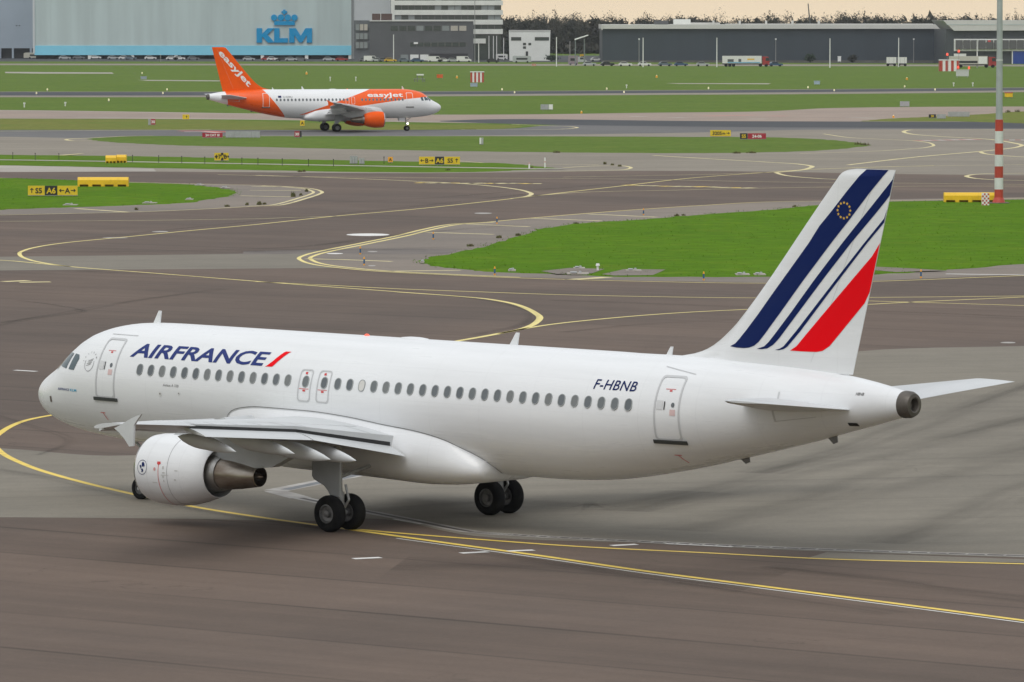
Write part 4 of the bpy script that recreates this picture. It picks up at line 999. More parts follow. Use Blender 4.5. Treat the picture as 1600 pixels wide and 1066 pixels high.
    if cfg['detail']:
        patch('vent', rrect(35.55, 35.85, 4.20, 4.30, .02), 't', M['dark'])
        for (X, z, r) in ((7.74, 3.74, .075), (6.15, 2.66, .06), (8.62, 3.80, .05)):
            patch('static_port', disc(X, z, r), 'n', mat('port_plate', (.70, .70, .69), .4)); patch('static_port', disc(X, z, r * .35), 'n', M['dark'], off=.018)
        patch('pitot_plate', rrect(1.83, 1.95, 3.12, 3.32, .02), 'n', mat('pitot', (.18, .14, .13), .4, .5))
        for q in ((4.72, 2.92, 'n'), (29.5, 2.98, 't')):
            patch('grounding_mark', [(q[0] - .12, q[1]), (q[0] + .12, q[1]), (q[0] + .12, q[1] + .02), (q[0] - .12, q[1] + .02)], q[2], M['red_mark'])
            patch('grounding_mark', [(q[0] - .01, q[1]), (q[0] + .02, q[1]), (q[0] + .13, q[1] - .24), (q[0] + .10, q[1] - .24)], q[2], M['red_mark'])
    # ---------------- landing gear
    def wheel(X, Y, r, w, parent, zone='w', outer=1, zc=None):
        zc = r if zc is None else zc
        pr = [(-w / 2 + .03, r * .52), (-w / 2, r * .62), (-w / 2 + .01, r * .80), (-w * .34, r * .95), (-w * .15, r), (w * .15, r), (w * .34, r * .95), (w / 2 - .01, r * .80), (w / 2, r * .62), (w / 2 - .03, r * .52)]
        n_ = 32
        rg = [[(xo(X, zone) + q * math.cos(2 * math.pi * k / n_), Y + y, zc + q * math.sin(2 * math.pi * k / n_)) for k in range(n_)] for y, q in pr]
        wh = part('wheel', loft(rg, False, False), M['tyre'], parent, auto=.9)
        pr = [(-w / 2 + .04, r * .53), (-w / 2 + .03, r * .46), (-w / 2 + .10, r * .42), (-w / 2 + .12, r * .22), (-w / 2 + .03, r * .18), (-w / 2 + .02, .0)]
        for s in (1, -1):
            rg = [[(xo(X, zone) + q * math.cos(2 * math.pi * k / n_), Y + s * y, zc + q * math.sin(2 * math.pi * k / n_)) for k in range(n_)] for y, q in pr]
            part('rim', loft(rg, False, False), M['rim'], wh, auto=.5)
        return wh
    for side in (1, -1):
        g = MB().tube((xo(17.55), side * 3.75, 2.7), (xo(17.71), side * 3.8, .55), .13, .10, 14).tube((xo(17.7), side * 3.8, 1.25), (xo(17.71), side * 3.8, .62), .145, .15, 14).build('main_gear_leg', M['strut'], root, auto=.6)
        MB().tube((xo(17.71), side * 3.18, .585), (xo(17.71), side * 4.42, .585), .075).build('axle', M['strut'], g)
        MB().tube((xo(17.6), side * 3.75, 1.7), (xo(17.3), side * 1.9, 1.95), .06).tube((xo(17.95), side * 3.8, 1.5), (xo(18.1), side * 3.8, 1.02), .04).tube((xo(18.1), side * 3.8, 1.02), (xo(17.78), side * 3.8, .6), .04).build('brace', M['strut'], g)
        wheel(17.71, side * (3.8 + .465), .585, .42, g); wheel(17.71, side * (3.8 - .465), .585, .42, g)
        gd = [(16.78, 2.62), (16.77, 1.72), (16.85, 1.62), (17.30, 1.44), (17.46, 1.30), (17.58, 1.12), (17.98, 1.12), (17.99, 2.55)]
        MB().prism([(xo(a_), b_) for a_, b_ in gd], side * 4.05, side * 4.11).build('gear_door', M['gear_door'], root)
    dz = -cfg['tilt'] * (17.71 - 5.07)
    g = MB().tube((xo(5.25, 'n'), 0, 2.0), (xo(5.07, 'n'), 0, .38 + dz), .09, .075, 12).tube((xo(5.07, 'n'), -.38, .385 + dz), (xo(5.07, 'n'), .38, .385 + dz), .05).tube((xo(5.2, 'n'), 0, 1.4), (xo(4.3, 'n'), 0, 2.0), .05).build('nose_gear_leg', M['strut'], root, auto=.6)
    for s in (1, -1): wheel(5.07, s * .25, .385, .22, g, 'n', zc=.385 + dz)
    for s in (1, -1):
        MB().prism([(xo(5.4, 'n'), 1.95), (xo(6.3, 'n'), 1.9), (xo(6.25, 'n'), 1.45), (xo(5.45, 'n'), 1.35)], s * .42, s * .45).build('nose_gear_door', cfg['m_belly'], root)
    if cfg.get('taxi_light'):
        part('taxi_light', ([(xo(4.92, 'n') + p[0] * .12 / .09, p[1] * 1.2, 1.05 + p[2] * 1.2) for r in bec for p in r], loft(bec)[1]), mat('taxi_lamp', (1, 1, .9), .3, emit=(1, .95, .8), es=8.0), g)
    return dict(root=root, surf=surf, phi_of=phi_of, decal=decal, fin_place=fin_place, patch=patch, fin=fin, fus=fus, xo=xo, rrect=rrect, disc=disc)

# ---------------------------------------------------------------- the near white jet
AF_TH = math.radians(-41.59); AF_O = Vector((-16.197, 183.912, 0))
aft = Vector((math.cos(AF_TH), math.sin(AF_TH), 0))
wins = [('n' if X < 8 else 'w', X, False) for X in (6.69 + .5334 * i * .99 for i in range(14))]
wins += [('w', 14.36, False), ('w', 15.19, False)]
wins += [('t' if X > 23 else 'w', X, i == 2) for i, X in ((i, 15.79 + .5310 * i) for i in range(24))]
AF = build_airliner(dict(dn=0.0, dt=0.0, side=1, tilt=0.007, loc=AF_O + aft * 17.71, rz=AF_TH + math.pi, detail=True, windows=wins,
    label='large white airliner with navy and red tail stripes taxiing in the foreground', m_fus=M['white_gloss'], m_fin=M['white_gloss'], m_belly=M['white_gloss'], m_nac=M['white_gloss'], m_fence=M['wing_grey'], m_seam=M['door_seam']))
def wrap_text(A, s, X0, X1, z0, z1, zone, side, m, bold=0.0, shear=0.0, space=1.0, name='lettering', L=.12, off=.011, curve=None):
    v, f = text2d(s, bold, shear, space)
    v = np.array(v); mn, mx = v[:, 0].min(), v[:, 0].max()
    hh = 1.0
    def place(a, b):
        X = X0 + (X1 - X0) * (a - mn) / (mx - mn)
        p0, p1 = A['phi_of'](X, z0), A['phi_of'](X, z1)
        return A['surf'](X, zone, p0 + (p1 - p0) * b, side, off)
    sc = (X1 - X0) / (mx - mn)
    return A['decal'](name, v, f, place, m, A['root'], abs(L / max(abs(sc), .05)))
wrap_text(AF, 'AIRFRANCE', 6.03, 12.36, 4.88, 5.34, 'n', 1, M['letter_navy'], 0.024, 0.19, 1.0)
AF['patch']('stroke', [(12.36, 4.87), (12.44, 4.905), (12.62, 5.05), (12.78, 5.22), (12.92, 5.345), (12.98, 5.37), (13.22, 5.37), (13.14, 5.335), (12.98, 5.19), (12.82, 5.02), (12.72, 4.90), (12.66, 4.875)], 'n', M['flag_red'])
wrap_text(AF, 'F-HBNB', 26.48, 28.16, 4.89, 5.20, 't', 1, M['navy'], 0.008, 0.10, 1.06)
wrap_text(AF, 'AIRFRANCE', 2.42, 3.10, 3.57, 3.655, 'n', 1, M['letter_navy'], 0.01, 0, 1.0, L=.08)
wrap_text(AF, 'KLM', 3.16, 3.52, 3.57, 3.66, 'n', 1, M['blue_mark'], 0.02, 0, 1.0, L=.08)
wrap_text(AF, 'Airbus A 320', 7.87, 8.60, 4.0, 4.09, 'n', 1, M['seam'], 0.0, 0, 1.0, L=.08)
wrap_text(AF, 'HBNB', 35.9, 36.17, 5.14, 5.23, 't', 1, M['seam'], 0.02, 0.1, 1.0, L=.08)
# alliance roundel behind the cockpit: open ring, ribbon strokes and an arc of letters
cx, cz = 4.09, 4.56
for (a0, a1) in ((-110, 20), (160, 240)):
    aa = np.radians(np.linspace(a0, a1, 18))
    pts_o = [(cx + .245 * math.cos(t), cz + .27 * math.sin(t)) for t in aa]; pts_i = [(cx + .225 * math.cos(t), cz + .25 * math.sin(t)) for t in aa]
    mesh('roundel', [AF['surf'](a, 'n', AF['phi_of'](a, b), 1, .012) for a, b in pts_o + pts_i], [(i, i + 1, 19 + i, 18 + i) for i in range(17)], mat('roundel_grey', (.30, .30, .31), .5), AF['root'])
for i in range(4):
    z = cz - .085 + .055 * i; d = .02 * i
    AF['patch']('roundel', [(cx - .15 + d, z), (cx - .05 + d, z + .012), (cx + .10 + d, z + .07), (cx + .10 + d, z + .086), (cx - .05 + d, z + .028), (cx - .15 + d, z + .014)], 'n', M['seam'], L=.1)
for i, t in enumerate(np.radians(np.linspace(170, 35, 7))):
    a, b = cx + .33 * math.cos(t), cz + .33 * math.sin(t)
    v, f = text2d('SKYTEAM'[i], 0.01)
    ca_, sa_ = math.cos(t - math.pi / 2), math.sin(t - math.pi / 2)
    AF['decal']('lettering', [(a + .055 * (p[0] * ca_ - p[1] * sa_), b + .055 * (p[0] * sa_ + p[1] * ca_)) for p in v], f, lambda a, b: AF['surf'](a, 'n', AF['phi_of'](a, b), 1, .012), M['seam'], AF['root'], .1)
# tail stripes, traced in the plane of the fin
def on_fin(u, v, Yc=0.16):
    d = ray(u, v); rx = Vector(d); o = Vector((0, 0, CAM_H)) - AF_O
    port = Vector((aft.y, -aft.x, 0))
    t = (Yc - o.dot(port)) / rx.dot(port); p = o + rx * t
    X = p.dot(aft); return X, p.z - (17.71 - X) * 0.007
def fz_(pts): return [on_fin(a, b) for a, b in pts]
stripes = [
    ('navy', [(1346.7, 263.5), (1317, 301), (1295, 330.5), (1277, 353), (1261.3, 379), (1235, 416.8), (1203.5, 461.4), (1182.5, 492), (1165, 515.6), (1154.5, 528.8), (1147.5, 536.6), (1138.8, 541), (1150, 543), (1163, 543.8), (1171, 543), (1179, 540), (1186, 534), (1196.5, 520), (1217.5, 490.3), (1252.5, 439.5), (1295.4, 380), (1323.9, 342), (1352.4, 302), (1380.3, 265.9), (1381, 260), (1350, 258)]),
    ('navy', [(1396.3, 268), (1359.3, 317.6), (1312, 380), (1270, 437.8), (1235, 488.5), (1212.3, 520), (1201.8, 534), (1194.8, 541), (1183.4, 544.9), (1191.3, 545.4), (1200, 544.2), (1208.8, 538.4), (1217.5, 528.8), (1252.5, 479.8), (1287.5, 430.8), (1325, 380), (1359.3, 336.6), (1391.2, 295), (1400, 284), (1400, 264)]),
    ('navy', [(1390, 321), (1384, 328.5), (1344.4, 380), (1287.5, 457), (1243.8, 516.5), (1224.5, 541), (1218, 545), (1211.4, 546.6), (1217.5, 547.1), (1224.5, 545.4), (1229.8, 541.9), (1249, 518.3), (1291, 459.6), (1348.8, 380), (1382.4, 337.3), (1390, 328)]),
    ('flag_red', [(1380, 370), (1372.4, 380), (1305, 464), (1256, 525.3), (1243.8, 541), (1234, 547.7), (1255, 549.3), (1273.5, 550.1), (1282.3, 548.4), (1292.8, 541), (1305, 525.3), (1357.5, 457), (1372, 438)]),
]
def clip_fin(pts):          # keep a stripe inside the outline of the fin
    def lim(p):
        X, z = p; z = min(z, 11.895)
        te = 35.33 + (z - 5.7) * (36.87 - 35.33) / (11.90 - 5.7) - .004
        return (min(X, te), z)
    out = []
    for i, p in enumerate(pts):
        q = pts[(i + 1) % len(pts)]
        for k in range(4): out.append(lim((p[0] + (q[0] - p[0]) * k / 4, p[1] + (q[1] - p[1]) * k / 4)))
    res = []
    for p in out:
        if not res or math.hypot(p[0] - res[-1][0], p[1] - res[-1][1]) > .004: res.append(p)
    return res
for mn_, pts in stripes:
    q = clip_fin(fz_(pts))
    for side in (1, -1):
        AF['decal']('tail_stripe', q, [tuple(range(len(q)))], AF['fin_place'](side, .010), M[mn_], AF['fin'], .11)
sc = on_fin(1230 + 622 / 7.35, 255 + 543 / 7.35)
for i in range(12):
    t = 2 * math.pi * i / 12
    c = (sc[0] + .235 * math.cos(t), sc[1] + .235 * math.sin(t))
    star = [(c[0] + (.052 if k % 2 == 0 else .022) * math.sin(math.pi * k / 5), c[1] + (.052 if k % 2 == 0 else .022) * math.cos(math.pi * k / 5)) for k in range(10)]
    AF['decal']('star', star, [tuple(range(10))], AF['fin_place'](1, .014), M['gold'], AF['fin'], .5)

# ---------------------------------------------------------------- the far orange and white jet
def livery_mat(name):
    m, vm, b = paint(name, (0.80, 0.81, 0.82))
    nt = m.node_tree; N = nt.nodes.new; L = nt.links.new
    tc = N('ShaderNodeTexCoord')
    def half(nx, nz, c):        # 1 where nx*x + nz*z > c
        d = N('ShaderNodeVectorMath'); d.operation = 'DOT_PRODUCT'; L(tc.outputs['Object'], d.inputs[0]); d.inputs[1].default_value = (nx, 0, nz)
        g = N('ShaderNodeMath'); g.operation = 'GREATER_THAN'; L(d.outputs['Value'], g.inputs[0]); g.inputs[1].default_value = c
        return g.outputs[0]
    def op(o, a, b_):
        g = N('ShaderNodeMath'); g.operation = o; L(a, g.inputs[0]); L(b_, g.inputs[1]); return g.outputs[0]
    k1 = .819
    tail = op('MULTIPLY', half(-1, -k1, 6.87 - 2.25 * k1), half(1, .21, -14.9 + 4.15 * .21))
    k2 = (5.86 - 2.31) / (5.35 + 4.9)
    up = half(k2, -1, -(5.86 - 5.35 * k2))
    k3 = (4.54 - 2.31) / (10.64 + 4.9); l1 = half(-k3, 1, 2.31 + 4.9 * k3)
    k4 = .092; l2 = half(-k4, 1, 4.54 - 10.64 * k4)
    low = op('MULTIPLY', l1, half(-1, 0, -10.64)); low = op('MAXIMUM', low, op('MULTIPLY', l2, half(1, 0, 10.64)))
    front = op('MULTIPLY', op('MULTIPLY', up, low), half(1, 0, -4.9))
    front = op('MULTIPLY', front, half(-1, -.9, -(14.3 + .9 * 4.7)))
    msk = op('MAXIMUM', tail, front)
    mx = N('ShaderNodeMix'); mx.data_type = 'RGBA'; mx.inputs[7].default_value = (0.86, 0.105, 0.0, 1)
    L(msk, mx.inputs[0]); L(vm.outputs[0], mx.inputs[6]); L(mx.outputs[2], b.inputs['Base Color'])
    return m
M['livery'] = livery_mat('livery')
EJ_TH = math.radians(194.666); EJ_O = Vector((-10.016, 758.719, 0))
aft2 = Vector((math.cos(EJ_TH), math.sin(EJ_TH), 0))
wins2 = []
for i in range(35):
    Xa = 6.10 + .5334 * i
    if 12.3 < Xa < 13.9: continue
    zone, X = ('n', Xa) if Xa < 7.5 else (('w', Xa + 1.6) if Xa < 19.2 else ('t', Xa + 3.73))
    wins2.append((zone, X, False))
M['white_seam'] = mat('white_seam', (.75, .75, .74), .4)
EJ = build_airliner(dict(dn=-1.6, dt=2.13, side=-1, tilt=0.0, loc=EJ_O + aft2 * 16.11, rz=EJ_TH + math.pi, detail=False, windows=wins2, taxi_light=True,
    label='small orange and white airliner rolling on the far taxiway', m_fus=M['livery'], m_fin=M['orange'], m_belly=M['white_gloss'], m_nac=M['orange'], m_fence=M['orange'], m_seam=M['white_seam']))
wrap_text(EJ, 'easyJet', 12.75, 7.6, 4.84, 5.44, 'w', -1, M['sign_white'], 0.024, 0, 1.02, off=.03)
# the name running down the fin, from the tip at the trailing edge to the foot at the leading edge
v, f = text2d('easyJet', 0.026, 0, 1.02); v = np.array(v); mn, mx = v[:, 0].min(), v[:, 0].max()
p0, p1 = Vector((35.70, 11.32)), Vector((31.40, 6.55)); dr = (p1 - p0); ln = dr.length; dr = dr / ln
up2 = Vector((-dr.y, dr.x)); up2 = -up2 if up2.x > 0 else up2
def fin_txt(a, b):
    q = p0 + dr * (ln * (a - mn) / (mx - mn)) + up2 * ((b - .5) * .86); return EJ['fin_place'](-1, .03)(q.x, q.y)
EJ['decal']('lettering', v, f, fin_txt, M['sign_white'], EJ['fin'], .3)
EJ['patch']('flag', [(27.3, 4.78), (27.75, 4.78), (27.75, 5.06), (27.3, 5.06)], 't', M['navy'], off=.02)
wrap_text(EJ, 'G-EZBU', 27.1, 25.7, 4.80, 5.02, 't', -1, M['seam'], 0.0, 0, 1.0, off=.02)
# ================================================================== AIRFIELD OBJECTS
def flat_text(name, s, cx, cz, h, y, m, parent, bold=.02, maxw=None, wide=1.0):
    v, f = text2d(s, bold); v = np.array(v)
    k = h; wdt = (v[:, 0].max() - v[:, 0].min()) * k * wide
    sx = wide * (maxw / wdt if maxw and wdt > maxw else 1.0)
    return mesh(name, [(cx + a * k * sx, y, cz + (b - .5) * k) for a, b in v], f, m, parent)
def arrow(cx, cz, s, d, y, m, parent):
    q = [(-.5, -.07), (.12, -.07), (.12, -.30), (.5, 0), (.12, .30), (.12, .07), (-.5, .07)]
    q = [(-.5, -.09), (.22, -.09), (.05, -.26), (.18, -.38), (.55, 0), (.18, .38), (.05, .26), (.22, .09), (-.5, .09)]
    R_ = {'r': lambda p: p, 'l': lambda p: (-p[0], p[1]), 'u': lambda p: (p[1], p[0])}[d]
    return mesh('arrow', [(cx + s * R_(p)[0], y, cz + s * R_(p)[1]) for p in q], [tuple(range(9))], m, parent)
def sign(u0, v0, u1, v1, panels, label, group=None, name='taxiway_sign', leg=0.18, cat='sign', th=0.22, yaw=0.0):
    """panels: (share of the width, back colour, [(kind, text or direction, centre 0..1)], ink)"""
    vb = v1 + 0.6
    g = G((u0 + u1) / 2, vb); s = g.y / F_PX
    Wd, H = (u1 - u0) * s, (v1 - v0) * s
    r = empty(name, g, yaw, label, cat, group)
    x = -Wd / 2; z0 = leg
    tot = sum(p[0] for p in panels)
    for share, colour, items, ink in panels:
        w = Wd * share / tot
        b = MB().box(x + .02, x + w - .02, -th / 2, th / 2, z0, z0 + H).build('panel', M[colour], r)
        for it in items:
            cx = x + w * it[2]
            if it[0] == 'a': arrow(cx, z0 + H / 2, H * .52, it[1], -th / 2 - .012, M[ink], b)
            else: flat_text('lettering', it[1], cx, z0 + H / 2, H * (it[3] if len(it) > 3 else .62), -th / 2 - .012, M[ink], b, .03)
        MB().box(x - .0, x + w, -th / 2 - .03, th / 2 + .03, z0 - .05, z0).build('rail', M['post'], r)
        for lx in (x + w * .25, x + w * .75):
            MB().box(lx - .04, lx + .04, -.04, .04, 0, z0 - .05).build('leg', M['post'], r)
        x += w
    return r
ORD = ['first', 'second', 'third', 'fourth', 'fifth', 'sixth', 'seventh', 'eighth', 'ninth', 'tenth', 'eleventh', 'twelfth', 'thirteenth', 'fourteenth', 'fifteenth']
M['ink'] = M['black']; M['ink_yellow'] = M['sign_yellow']; M['ink_white'] = M['sign_white']
sign(43.5, 293, 121.5, 307.5, [(26, 'sign_yellow', [('a', 'u', .24), ('t', 'S5', .64)], 'ink'), (19, 'black', [('t', 'A6', .5, .66)], 'ink_yellow'), (31, 'sign_yellow', [('a', 'l', .22), ('t', 'A', .5), ('a', 'r', .78)], 'ink')], 'yellow and black S5 A6 direction sign on the left grass island')
sign(654.5, 247, 719, 258.8, [(25, 'sign_yellow', [('a', 'l', .22), ('t', 'B', .5), ('a', 'r', .78)], 'ink'), (14.5, 'black', [('t', 'A6', .5, .66)], 'ink_yellow'), (25, 'sign_yellow', [('t', 'S5', .38), ('a', 'u', .78)], 'ink')], 'yellow and black B A6 S5 sign at the middle of the grass strip')
sign(334.5, 241, 357.5, 252.5, [(11, 'sign_yellow', [('a', 'l', .3), ('t', '17', .62)], 'ink'), (4, 'black', [('t', 'A', .5, .5)], 'ink_yellow'), (9, 'sign_yellow', [('t', 'B', .35), ('a', 'r', .72)], 'ink')], 'small yellow sign with black middle panel seen aslant on the grass strip', yaw=.35)
sign(1109.5, 205, 1142, 214.5, [(1, 'sign_yellow', [('t', '3205', .34, .62), ('t', 'm', .66, .5), ('a', 'r', .86)], 'ink')], 'yellow distance sign reading 3205m with an arrow')
sign(1156, 210, 1197, 218.7, [(12, 'black', [('t', 'S5', .5, .66)], 'ink_yellow'), (28, 'sign_red', [('t', '24-06', .5, .58)], 'ink_white')], 'black S5 and red 24-06 runway sign')
sign(316, 209, 348, 216.3, [(1, 'sign_red', [('t', '24 CAT III', .5, .56)], 'ink_white')], 'red 24 CAT III runway sign on the far grass')
sign(352.5, 206.5, 406.5, 216, [(1, 'sign_grey', [], 'ink')] * 4, 'row of blank grey sign backs beside the red 24 CAT III sign')
sign(460, 206.8, 471.5, 215.5, [(8, 'sign_red', [('t', '30', .5, .55)], 'ink_white'), (3, 'black', [], 'ink')], 'small red sign with a dark end panel in front of the orange airliner')
sign(231.5, 187.5, 243, 196, [(4, 'sign_grey', [], 'ink'), (7, 'sign_red', [('t', '30', .5, .55)], 'ink_white')], 'small dull red sign on the dry grass at far left')
sign(285, 180.3, 296, 187.7, [(1, 'sign_yellow', [('a', 'u', .6)], 'ink')], 'small square yellow sign at the edge of the far taxiway')
sign(468.8, 189.6, 476, 198, [(1, 'sign_yellow', [('t', 'A', .5, .6)], 'ink')], 'small yellow sign under the tail of the orange airliner')
sign(1451, 180, 1462.5, 185.3, [(1, 'black', [('t', '30', .5, .7)], 'ink_yellow')], 'small black sign with yellow figures on the right dry grass')
sign(1463.5, 179.8, 1478, 186, [(1, 'sign_grey', [], 'ink')], 'pale blank sign back next to the black sign', th=.3)
sign(1481, 176, 1515, 183, [(2, 'sign_grey', [], 'ink'), (1, 'sign_grey', [], 'ink')], 'double pale sign back furthest right on the dry grass', th=.3)
sign(844.5, 164.3, 864, 172, [(2, 'sign_grey', [], 'ink'), (1, 'sign_white', [], 'ink')], 'pale grey equipment board on the grass ahead of the orange airliner')
sign(1406, 159.5, 1421, 167, [(1, 'sign_grey', [], 'ink'), (1, 'sign_grey', [], 'ink')], 'pale grey board on the far grass left of the mast')
sign(546.5, 245.8, 559, 256.8, [(1, 'sign_grey', [], 'ink'), (1, 'sign_grey', [], 'ink'), (1, 'sign_grey', [], 'ink')], 'taller of two blank grey sign backs on the grass strip', yaw=-.3)
sign(561, 249.5, 569.5, 257.3, [(1, 'sign_grey', [], 'ink'), (1, 'sign_grey', [], 'ink')], 'lower of two blank grey sign backs on the grass strip', yaw=-.3)
sign(606, 247.3, 614, 255.3, [(1, 'orange_plastic', [('t', 'A', .5, .6)], 'ink')], 'small orange square marker board on the grass strip', name='marker_board')
sign(749, 217, 755.5, 226.5, [(1, 'sign_white', [], 'ink'), (1, 'sign_grey', [], 'ink')], 'narrow white box sign on the grass below the orange airliner nose')

# ---- yellow barriers: moulded blocks with fork pockets along the foot
def barrier(u0, v0, u1, v1, label, pockets=4, name='barrier', group=None):
    g = G((u0 + u1) / 2, v1); s = g.y / F_PX
    Wd, H = (u1 - u0) * s, (v1 - v0) * s
    r = empty(name, g, 0, label, 'barrier', group)
    hf = H * .27; dp = .55
    prof = [(-dp, hf), (-dp, H * .72), (-dp * .72, H), (dp * .72, H), (dp, H * .72), (dp, hf)]
    MB().prism(prof, -Wd / 2, Wd / 2, 'x').build('body', M['barrier_yellow'], r, auto=.3)
    k = pockets; seg = Wd / k
    for i in range(k + 1):
        c = -Wd / 2 + i * seg; a, b = max(-Wd / 2, c - seg * .16), min(Wd / 2, c + seg * .16)
        MB().prism([(-dp, 0), (-dp, hf), (dp, hf), (dp, 0)], a + .004, b - .004, 'x').build('foot', M['barrier_yellow'], r)
    MB().box(-Wd / 2 + .05, Wd / 2 - .05, -.18, .18, .01, hf).build('pocket', mat('pocket', (.30, .17, .01), .7), r)
    return r
barrier(122, 277, 201, 292.3, 'long yellow barrier on the left grass island behind the S5 sign', 4)
barrier(1474.5, 301, 1556, 316.8, 'long yellow barrier behind the red and white mast', 4)
barrier(165.5, 243, 182, 255.3, 'left of two short yellow barriers on the grass strip', 3)
barrier(182.5, 242, 197.8, 254.8, 'right of two short yellow barriers on the grass strip', 3)

# ---- the red and white mast
g = G(1560.5, 318.5); s = g.y / F_PX
mast = empty('mast', g, 0, 'tall grey mast with red and white banded foot', 'mast')
def mz(v): return P(1560, v, g.y).z
zb = [mz(v) for v in (316, 296, 278, 260, 242, 224, 205, 187)]
w = lambda z: (7.0 - 2.2 * min(1, z / 20)) * s
for i in range(7):
    MB().tube((0, 0, max(0.05, zb[i])), (0, 0, zb[i + 1]), w(zb[i]), w(zb[i + 1]), 20).build('band', M['mast_red'] if i % 2 == 0 else M['mast_white'], mast, auto=.5)
MB().tube((0, 0, zb[7]), (0, 0, mz(94)), 5.3 * s, 4.9 * s, 20).build('shaft', M['mast_grey'], mast, auto=.5)
MB().tube((0, 0, mz(94)), (0, 0, mz(-40)), 4.7 * s, 4.3 * s, 20).build('shaft', M['mast_grey'], mast, auto=.5)
MB().tube((0, 0, mz(94) - .05), (0, 0, mz(94) + .05), 5.3 * s, None, 20).build('collar', M['mast_white'], mast)
MB().tube((0, 0, .0), (0, 0, .55), 11 * s, 7.2 * s, 20).build('base_flange', M['mast_red'], mast)
MB().box(-15 * s, 15 * s, -1.0, 1.0, -.05, .12).build('foundation', mat('foundation', (.16, .14, .12), .8, var=.3, scale=2), mast)
MB().tube((0, 0, mz(-40)), (0, 0, mz(-46)), 7 * s, 7 * s, 12).build('lamp_head', M['mast_grey'], mast)
g = G(1540, 322); s = g.y / F_PX
ck = empty('checkered_box', g, 0, 'red and white checkered cabinet at the foot of the mast', 'cabinet')
Wc, Hc = 5.6 * s, 20 * s
MB().box(-Wc, Wc, 0, Wc * 1.4, 0, Hc).build('body', M['sign_white'], ck)
for i in range(4):
    for j in range(6):
        if (i + j) % 2 == 0:
            x0 = -Wc + i * Wc / 2; z0 = j * Hc / 6
            MB().box(x0 + .01, x0 + Wc / 2 - .01, -.012, 0, z0 + .01, z0 + Hc / 6 - .01).build('red_square', M['mast_red'], ck)
        if (i + j) % 2 == 1:
            y0 = i * Wc * .35; z0 = j * Hc / 6
            MB().box(Wc, Wc + .012, y0 + .01, y0 + Wc * .35 - .01, z0 + .01, z0 + Hc / 6 - .01).build('red_square', M['mast_red'], ck)

# ---- blue and yellow edge markers along the right island
def edge_marker(u, v, label):
    g = G(u, v); r = empty('edge_marker', g, 0, label, 'marker post', 'edge markers round the right grass island')
    MB().tube((0, 0, .10), (0, 0, .42), .055, .055, 10).build('sleeve', M['blue_plastic'], r)
    MB().tube((0, 0, 0), (0, 0, .12), .06, .06, 10).build('base', M['orange_plastic'], r)
    MB().tube((0, 0, .42), (0, 0, .56), .06, .035, 10).build('cap', M['orange_plastic'], r)
for u, v, l in ((563, 398, 'blue edge marker furthest left in the island corner'), (569, 415, 'blue edge marker just below the corner bar'), (677, 374.5, 'blue edge marker in the upper corner paving'), (776.5, 350, 'blue edge marker left of the first island bars'), (773, 430.5, 'blue edge marker in front of the left end of the island'), (1005.5, 336.5, 'blue edge marker behind the middle of the island'), (1099.5, 438.5, 'blue edge marker just left of the white airliner fin'), (1439, 435, 'blue edge marker in front of the island right of the fin')):
    edge_marker(u, v, l)
# ---- flat light pits and cable covers in the grass
def cover(u, v, wpx, label):
    g = G(u, v); s = g.y / F_PX; wd = wpx * s
    r = empty('light_pit', (g.x, g.y, 0.05), 0, label, 'light pit')
    MB().box(-wd / 2, wd / 2, -.9, .9, 0, .06).build('slab', M['concrete_pale'], r)
    MB().tube((wd * .1, -.2, .10), (wd * .1, -.2, .20), .10, .07, 10).build('lamp', M['sign_grey'], r)
    MB().box(-wd * .35, -wd * .05, -.5, .5, .10, .14).build('lid', M['sign_grey'], r)
for u, v, w_, l in ((110, 321.6, 22, 'pale light pit in the grass below the S5 sign'), (234, 318.6, 22, 'pale light pit at the lower rim of the left island'), (296, 313, 12, 'small light pit near the tip of the left island'), (312, 290.5, 14, 'light pit at the upper rim of the left island'), (352, 295, 14, 'light pit by the tip of the left island'), (905, 421, 18, 'light pit left of two at the lower rim of the right island'), (903, 429.5, 34, 'long cover at the paving edge below the right island'), (990, 424.5, 24, 'right one of two covers at the lower rim of the right island'), (1160, 430.8, 22, 'light pit by the fin at the rim of the right island'), (1187, 430.8, 18, 'light pit half hidden by the fin'), (800, 424.5, 12, 'pale cover near the left end of the right island'), (660, 411.5, 6, 'small kerb piece at the pointed end of the right island')):
    cover(u, v, w_, l)
# gravel pads by the covers
for a in ([(845, 425.5), (890, 420.5), (945, 422), (925, 429), (870, 430)], [(940, 430.5), (975, 422.5), (1040, 423), (1020, 431.8), (960, 432.5)], [(1365, 418.5), (1420, 421), (1480, 424.5), (1400, 427), (1365, 424)]):
    poly_px('gravel_pad', a, .075, M['shoulder'], isl_r)
for u, v, l in ((827, 254.5, 'short white marker post at the end of the grass strip, left one'), (851.5, 252.5, 'short white marker post at the end of the grass strip, right one')):
    g = G(u, v + 10); r = empty('marker_post', g, 0, l, 'marker post')
    MB().tube((0, 0, 0), (0, 0, 1.1 if u > 840 else .7), .09, .07, 10).build('post', M['sign_white'], r); MB().tube((0, 0, .62), (0, 0, .68), .10, None, 10).build('band', M['mast_red'], r)
g = G(934, 424); r = empty('marker_post', g, 0, 'tiny white lamp post at the rim of the right island', 'marker post'); MB().tube((0, 0, 0), (0, 0, .35), .07).build('post', M['sign_white'], r); MB().tube((0, 0, .35), (0, 0, .5), .14, .1).build('lamp', M['sign_white'], r)
